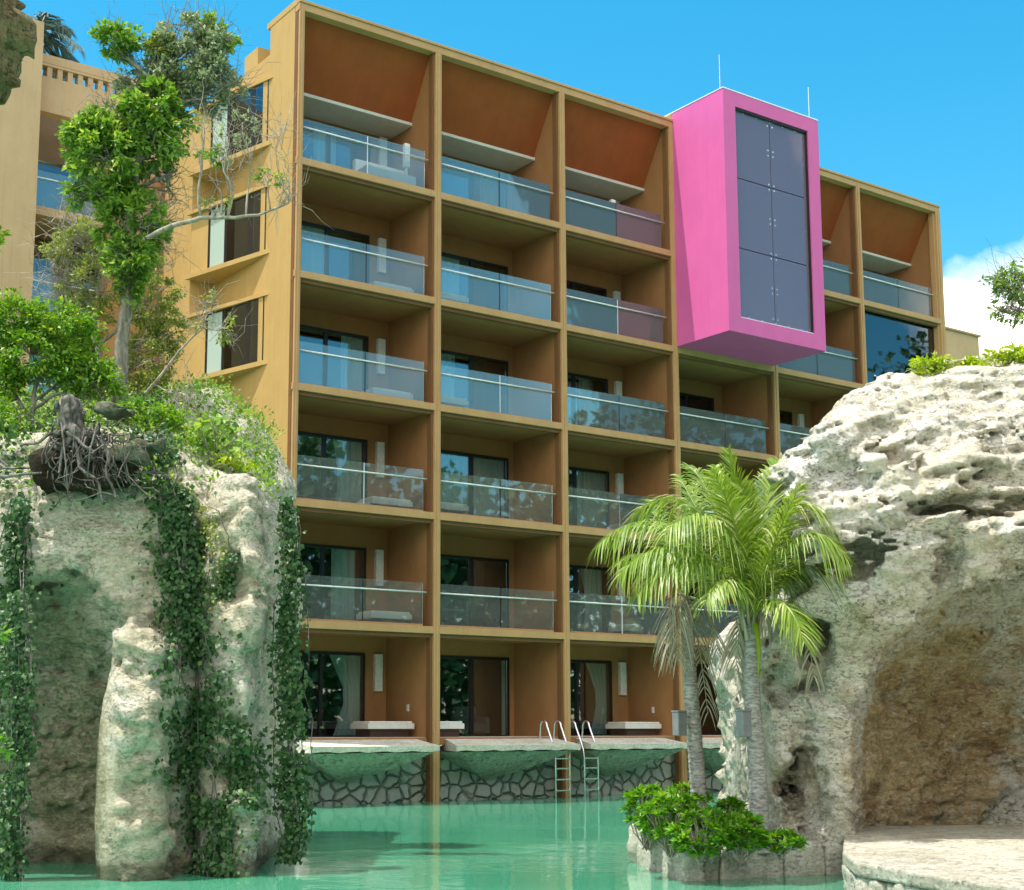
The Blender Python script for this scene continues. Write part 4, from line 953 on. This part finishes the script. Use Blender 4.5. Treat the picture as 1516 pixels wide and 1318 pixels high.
# sprigs at the left frame edge, near the camera
tree('leafy_twig','yellow-green leafy twig entering at the left frame edge beside the wing','twig',[W(-60,420,9),W(-30,370,9),W(-6,345,9)],.008,[cl(-3,350,9,8,12,26,4,.04),cl(-25,360,9,12,14,30,4,.05)],'leaf_lime',.07)
tree('leafy_twig','small green leafy twig entering low at the left frame edge','twig',[W(-60,1000,14),W(-30,960,14),W(-10,940,14)],.008,[cl(-4,938,14,10,10,26,4,.05),cl(-4,1110,14,14,14,30,4,.05),cl(-30,1020,14,14,50,60,6,.06)],'leaf_bright',.08)
# right: tree reaching in, shrub on the boulder
D=26
tree('overhanging_tree','airy green tree reaching in from the right edge against the cloud','tree',[W(1640,900,D),W(1630,700,D),W(1600,540,D),W(1560,460,D)],.14,
 [cl(1500,425,D,32,30,380,26,.13),cl(1475,415,D,18,14,80,8,.12),cl(1530,400,D,40,30,500,30,.14),cl(1505,465,D,26,18,130,12,.12),cl(1560,460,D,50,40,600,30,.15),cl(1478,462,D,12,6,26,4,.1),cl(1620,480,D,70,60,1200,50,.2)],'leaf_green',.105,bare=1)
D=21.8
for k,(u,v,ru,rv,n,lab) in enumerate([(1372,545,32,13,420,'lime green leafy shrub on the boulder crest behind its left dip'),(1425,548,34,16,520,'lime green leafy shrub in the middle of the boulder crest'),(1490,532,42,13,600,'lime green leafy shrub at the right end of the boulder crest')]):
    tree('crest_shrub',lab,'shrub',[W(u,v+32,D),W(u,v+8,D)],.02,[cl(u,v,D,ru,rv,n,22,.10),cl(u+14,v-6,D,ru*.6,rv*.8,n//3,9,.1)],'leaf_lime',.10,'shrubs along the boulder crest',width=.42)
# planter shrubs: rosettes of thick leaves
def rosette_shrub(label,u,v,D,ru,rv,nr,ls=.125):
    base=W(u,v,D); base[2]=.38; e=empty('planter_shrub',base,label,'shrub','glossy shrubs in the stone planter')
    s=D/2120; C=W(u,v+11,D); rad=(ru*s,ru*s*.8,rv*s*1.15); nr=int(nr*1.5); cc=ball((0,0,0),rad,nr,.55); P=[];Dn=[]; m=MB()
    for q in cc:
        c=C+RT*q[0]+FH*q[1]+np.array([0,0,q[2]+.02]); c[2]=max(c[2],.33); ax=unit(np.array([RT*q[0]+FH*q[1]+np.array([0,0,.45+q[2]])]))[0]
        t1=unit(np.array([np.cross(ax,[.3,.5,.8])]))[0]; t2=np.cross(ax,t1)
        m.tube([tuple(p) for p in wob(base+RNG.normal(size=3)*.04,c,3,.1)],[.014,.011,.009,.007],4,False)
        for k in range(13):
            a=k*2.4; el=.25+.9*(k/13); d=(t1*math.cos(a)+t2*math.sin(a))*math.cos(el)+ax*math.sin(el); P.append(c); Dn.append(d)
    P=np.array(P);Dn=np.array(Dn)
    leaves('foliage',P,ls,'leaf_shrub',e,D=Dn,N=np.array([0,0,1.]),spread=.12,width=.42,fold=.12,var=.25); m.build('stem','bark_twig',e)
for a in [('glossy green shrub at the far left tip of the planter',958,1190,21.6,32,28,42),('glossy green shrub behind the slimmer palm trunk',1010,1178,22.4,42,18,36),('tall glossy green shrub between the left tip and the slimmer palm',992,1205,20.6,42,34,70),
          ('large glossy green shrub filling the middle of the planter',1040,1225,20.0,46,28,80),('glossy green shrub at the foot of the taller palm',1100,1226,20.1,40,22,62),('small glossy green shrub at the right end of the planter',1155,1240,20.0,32,12,34),('darker small shrub rosette between the two palm trunks',1080,1192,22.3,20,12,16)]: rosette_shrub(*a)
# woods behind the viewer (seen only in the glass and the water)
def woods():
    V=[];Q=[]; P=[]
    n=70000; x=RNG.uniform(-30,130,n); y=np.where(x<60,-62,-62+(x-60)*.35)+RNG.normal(size=n)*3; h=19+.26*np.clip(x-35,0,60)+3*np.sin(x*.21)+3*np.sin(x*.53+1); z=RNG.random(n)**.8*h
    P=np.stack([x,y,z],1); o=leaves('woodland',P,.85,'leaf_ivy',None,D=np.array([0,.3,.2]),N=np.array([0,1.,.4]),spread=.8,width=.8,loc=(20,-60,0)); tag(o,kind='stuff')
woods()
# ================================================================== light
az=np.array([-.30,.105,1.0]); az/=np.linalg.norm(az)
SUN=az; el=math.asin(SUN[2]); rot=math.atan2(SUN[0],SUN[1])
sl=bpy.data.lights.new('sun','SUN'); sl.energy=3.4; sl.angle=math.radians(.5); sl.color=(1,.955,.88)
so=bpy.data.objects.new('sun',sl); COL.objects.link(so); so.rotation_euler=Vector(SUN.tolist()).to_track_quat('Z','Y').to_euler(); so.location=(0,0,60)
wd=bpy.data.worlds.new('World'); sc.world=wd; wd.use_nodes=True; nt=wd.node_tree; nt.nodes.clear()
o=nt.nodes.new('ShaderNodeOutputWorld'); bg=nt.nodes.new('ShaderNodeBackground'); sk=nt.nodes.new('ShaderNodeTexSky'); sk.sky_type='NISHITA'; sk.sun_disc=False
sk.sun_elevation=el; sk.sun_rotation=rot; sk.air_density=1.0; sk.dust_density=.4; sk.ozone_density=1.6; sk.altitude=0
hs=nt.nodes.new('ShaderNodeHueSaturation'); hs.inputs['Saturation'].default_value=1.45; hs.inputs['Value'].default_value=.84; hs.inputs['Hue'].default_value=.472
nt.links.new(sk.outputs[0],hs.inputs['Color'])
# clouds: soft edged blobs; low right group in view, the rest unseen and added
tc=nt.nodes.new('ShaderNodeTexCoord'); 
def wmath(op,a,b=0.):
    m=nt.nodes.new('ShaderNodeMath'); m.operation=op
    for i,v in enumerate((a,b)):
        if hasattr(v,'is_linked'): nt.links.new(v,m.inputs[i])
        else: m.inputs[i].default_value=v
    return m.outputs[0]
no=nt.nodes.new('ShaderNodeTexNoise'); nt.links.new(tc.outputs['Generated'],no.inputs['Vector']); no.inputs['Scale'].default_value=7; no.inputs['Detail'].default_value=7
def blob(d,width):
    d=d/np.linalg.norm(d); vm=nt.nodes.new('ShaderNodeVectorMath'); vm.operation='DISTANCE'; nt.links.new(tc.outputs['Generated'],vm.inputs[0]); vm.inputs[1].default_value=[float(x) for x in d]
    return wmath('SUBTRACT',1.,wmath('DIVIDE',vm.outputs['Value'],width))
def dirpx(u,v): return FW+RT*((u-758-SX)/F_)-UP*((v-659-SY)/F_)
m=None
for (u,v,w_) in ((1440,525,.055),(1405,500,.045),(1395,565,.06),(1500,530,.04),(1540,600,.09),(1600,560,.12),(1420,620,.1)):
    b=blob(dirpx(u,v),w_); m=b if m is None else wmath('MAXIMUM',m,b)
for d,w_ in (((-.25,-.8,.55),.45),((-.8,-.5,.4),.5),((0,-.45,.9),.45),((-.5,-.2,.9),.35),((-.9,.1,.3),.3),((.9,-.05,.45),.3),((.85,-.5,.40),.20),((.72,-.62,.7),.25)): m=wmath('MAXIMUM',m,blob(np.array(d),w_))  # unseen clouds behind and overhead, added for neutral fill light and glass reflections
m=wmath('ADD',m,wmath('MULTIPLY',wmath('SUBTRACT',no.outputs[0],.5),1.1))
cr=nt.nodes.new('ShaderNodeValToRGB'); nt.links.new(m,cr.inputs[0]); cr.color_ramp.elements[0].position=.12; cr.color_ramp.elements[1].position=.34
mx=nt.nodes.new('ShaderNodeMix'); mx.data_type='RGBA'; nt.links.new(cr.outputs[0],mx.inputs[0]); nt.links.new(hs.outputs[0],mx.inputs[6]); mx.inputs[7].default_value=(9.3,8.8,8.2,1)
nt.links.new(mx.outputs[2],bg.inputs[0]); bg.inputs[1].default_value=.15; nt.links.new(bg.outputs[0],o.inputs[0])
vs=sc.view_settings; vs.view_transform='Standard'; vs.look='None'; vs.exposure=.93; vs.gamma=1; vs.use_curve_mapping=False
sc.cycles.max_bounces=8; sc.cycles.transparent_max_bounces=12; sc.cycles.diffuse_bounces=3; sc.cycles.glossy_bounces=4
for o_ in list(bpy.data.objects):
    if '_w' in o_: del o_['_w']
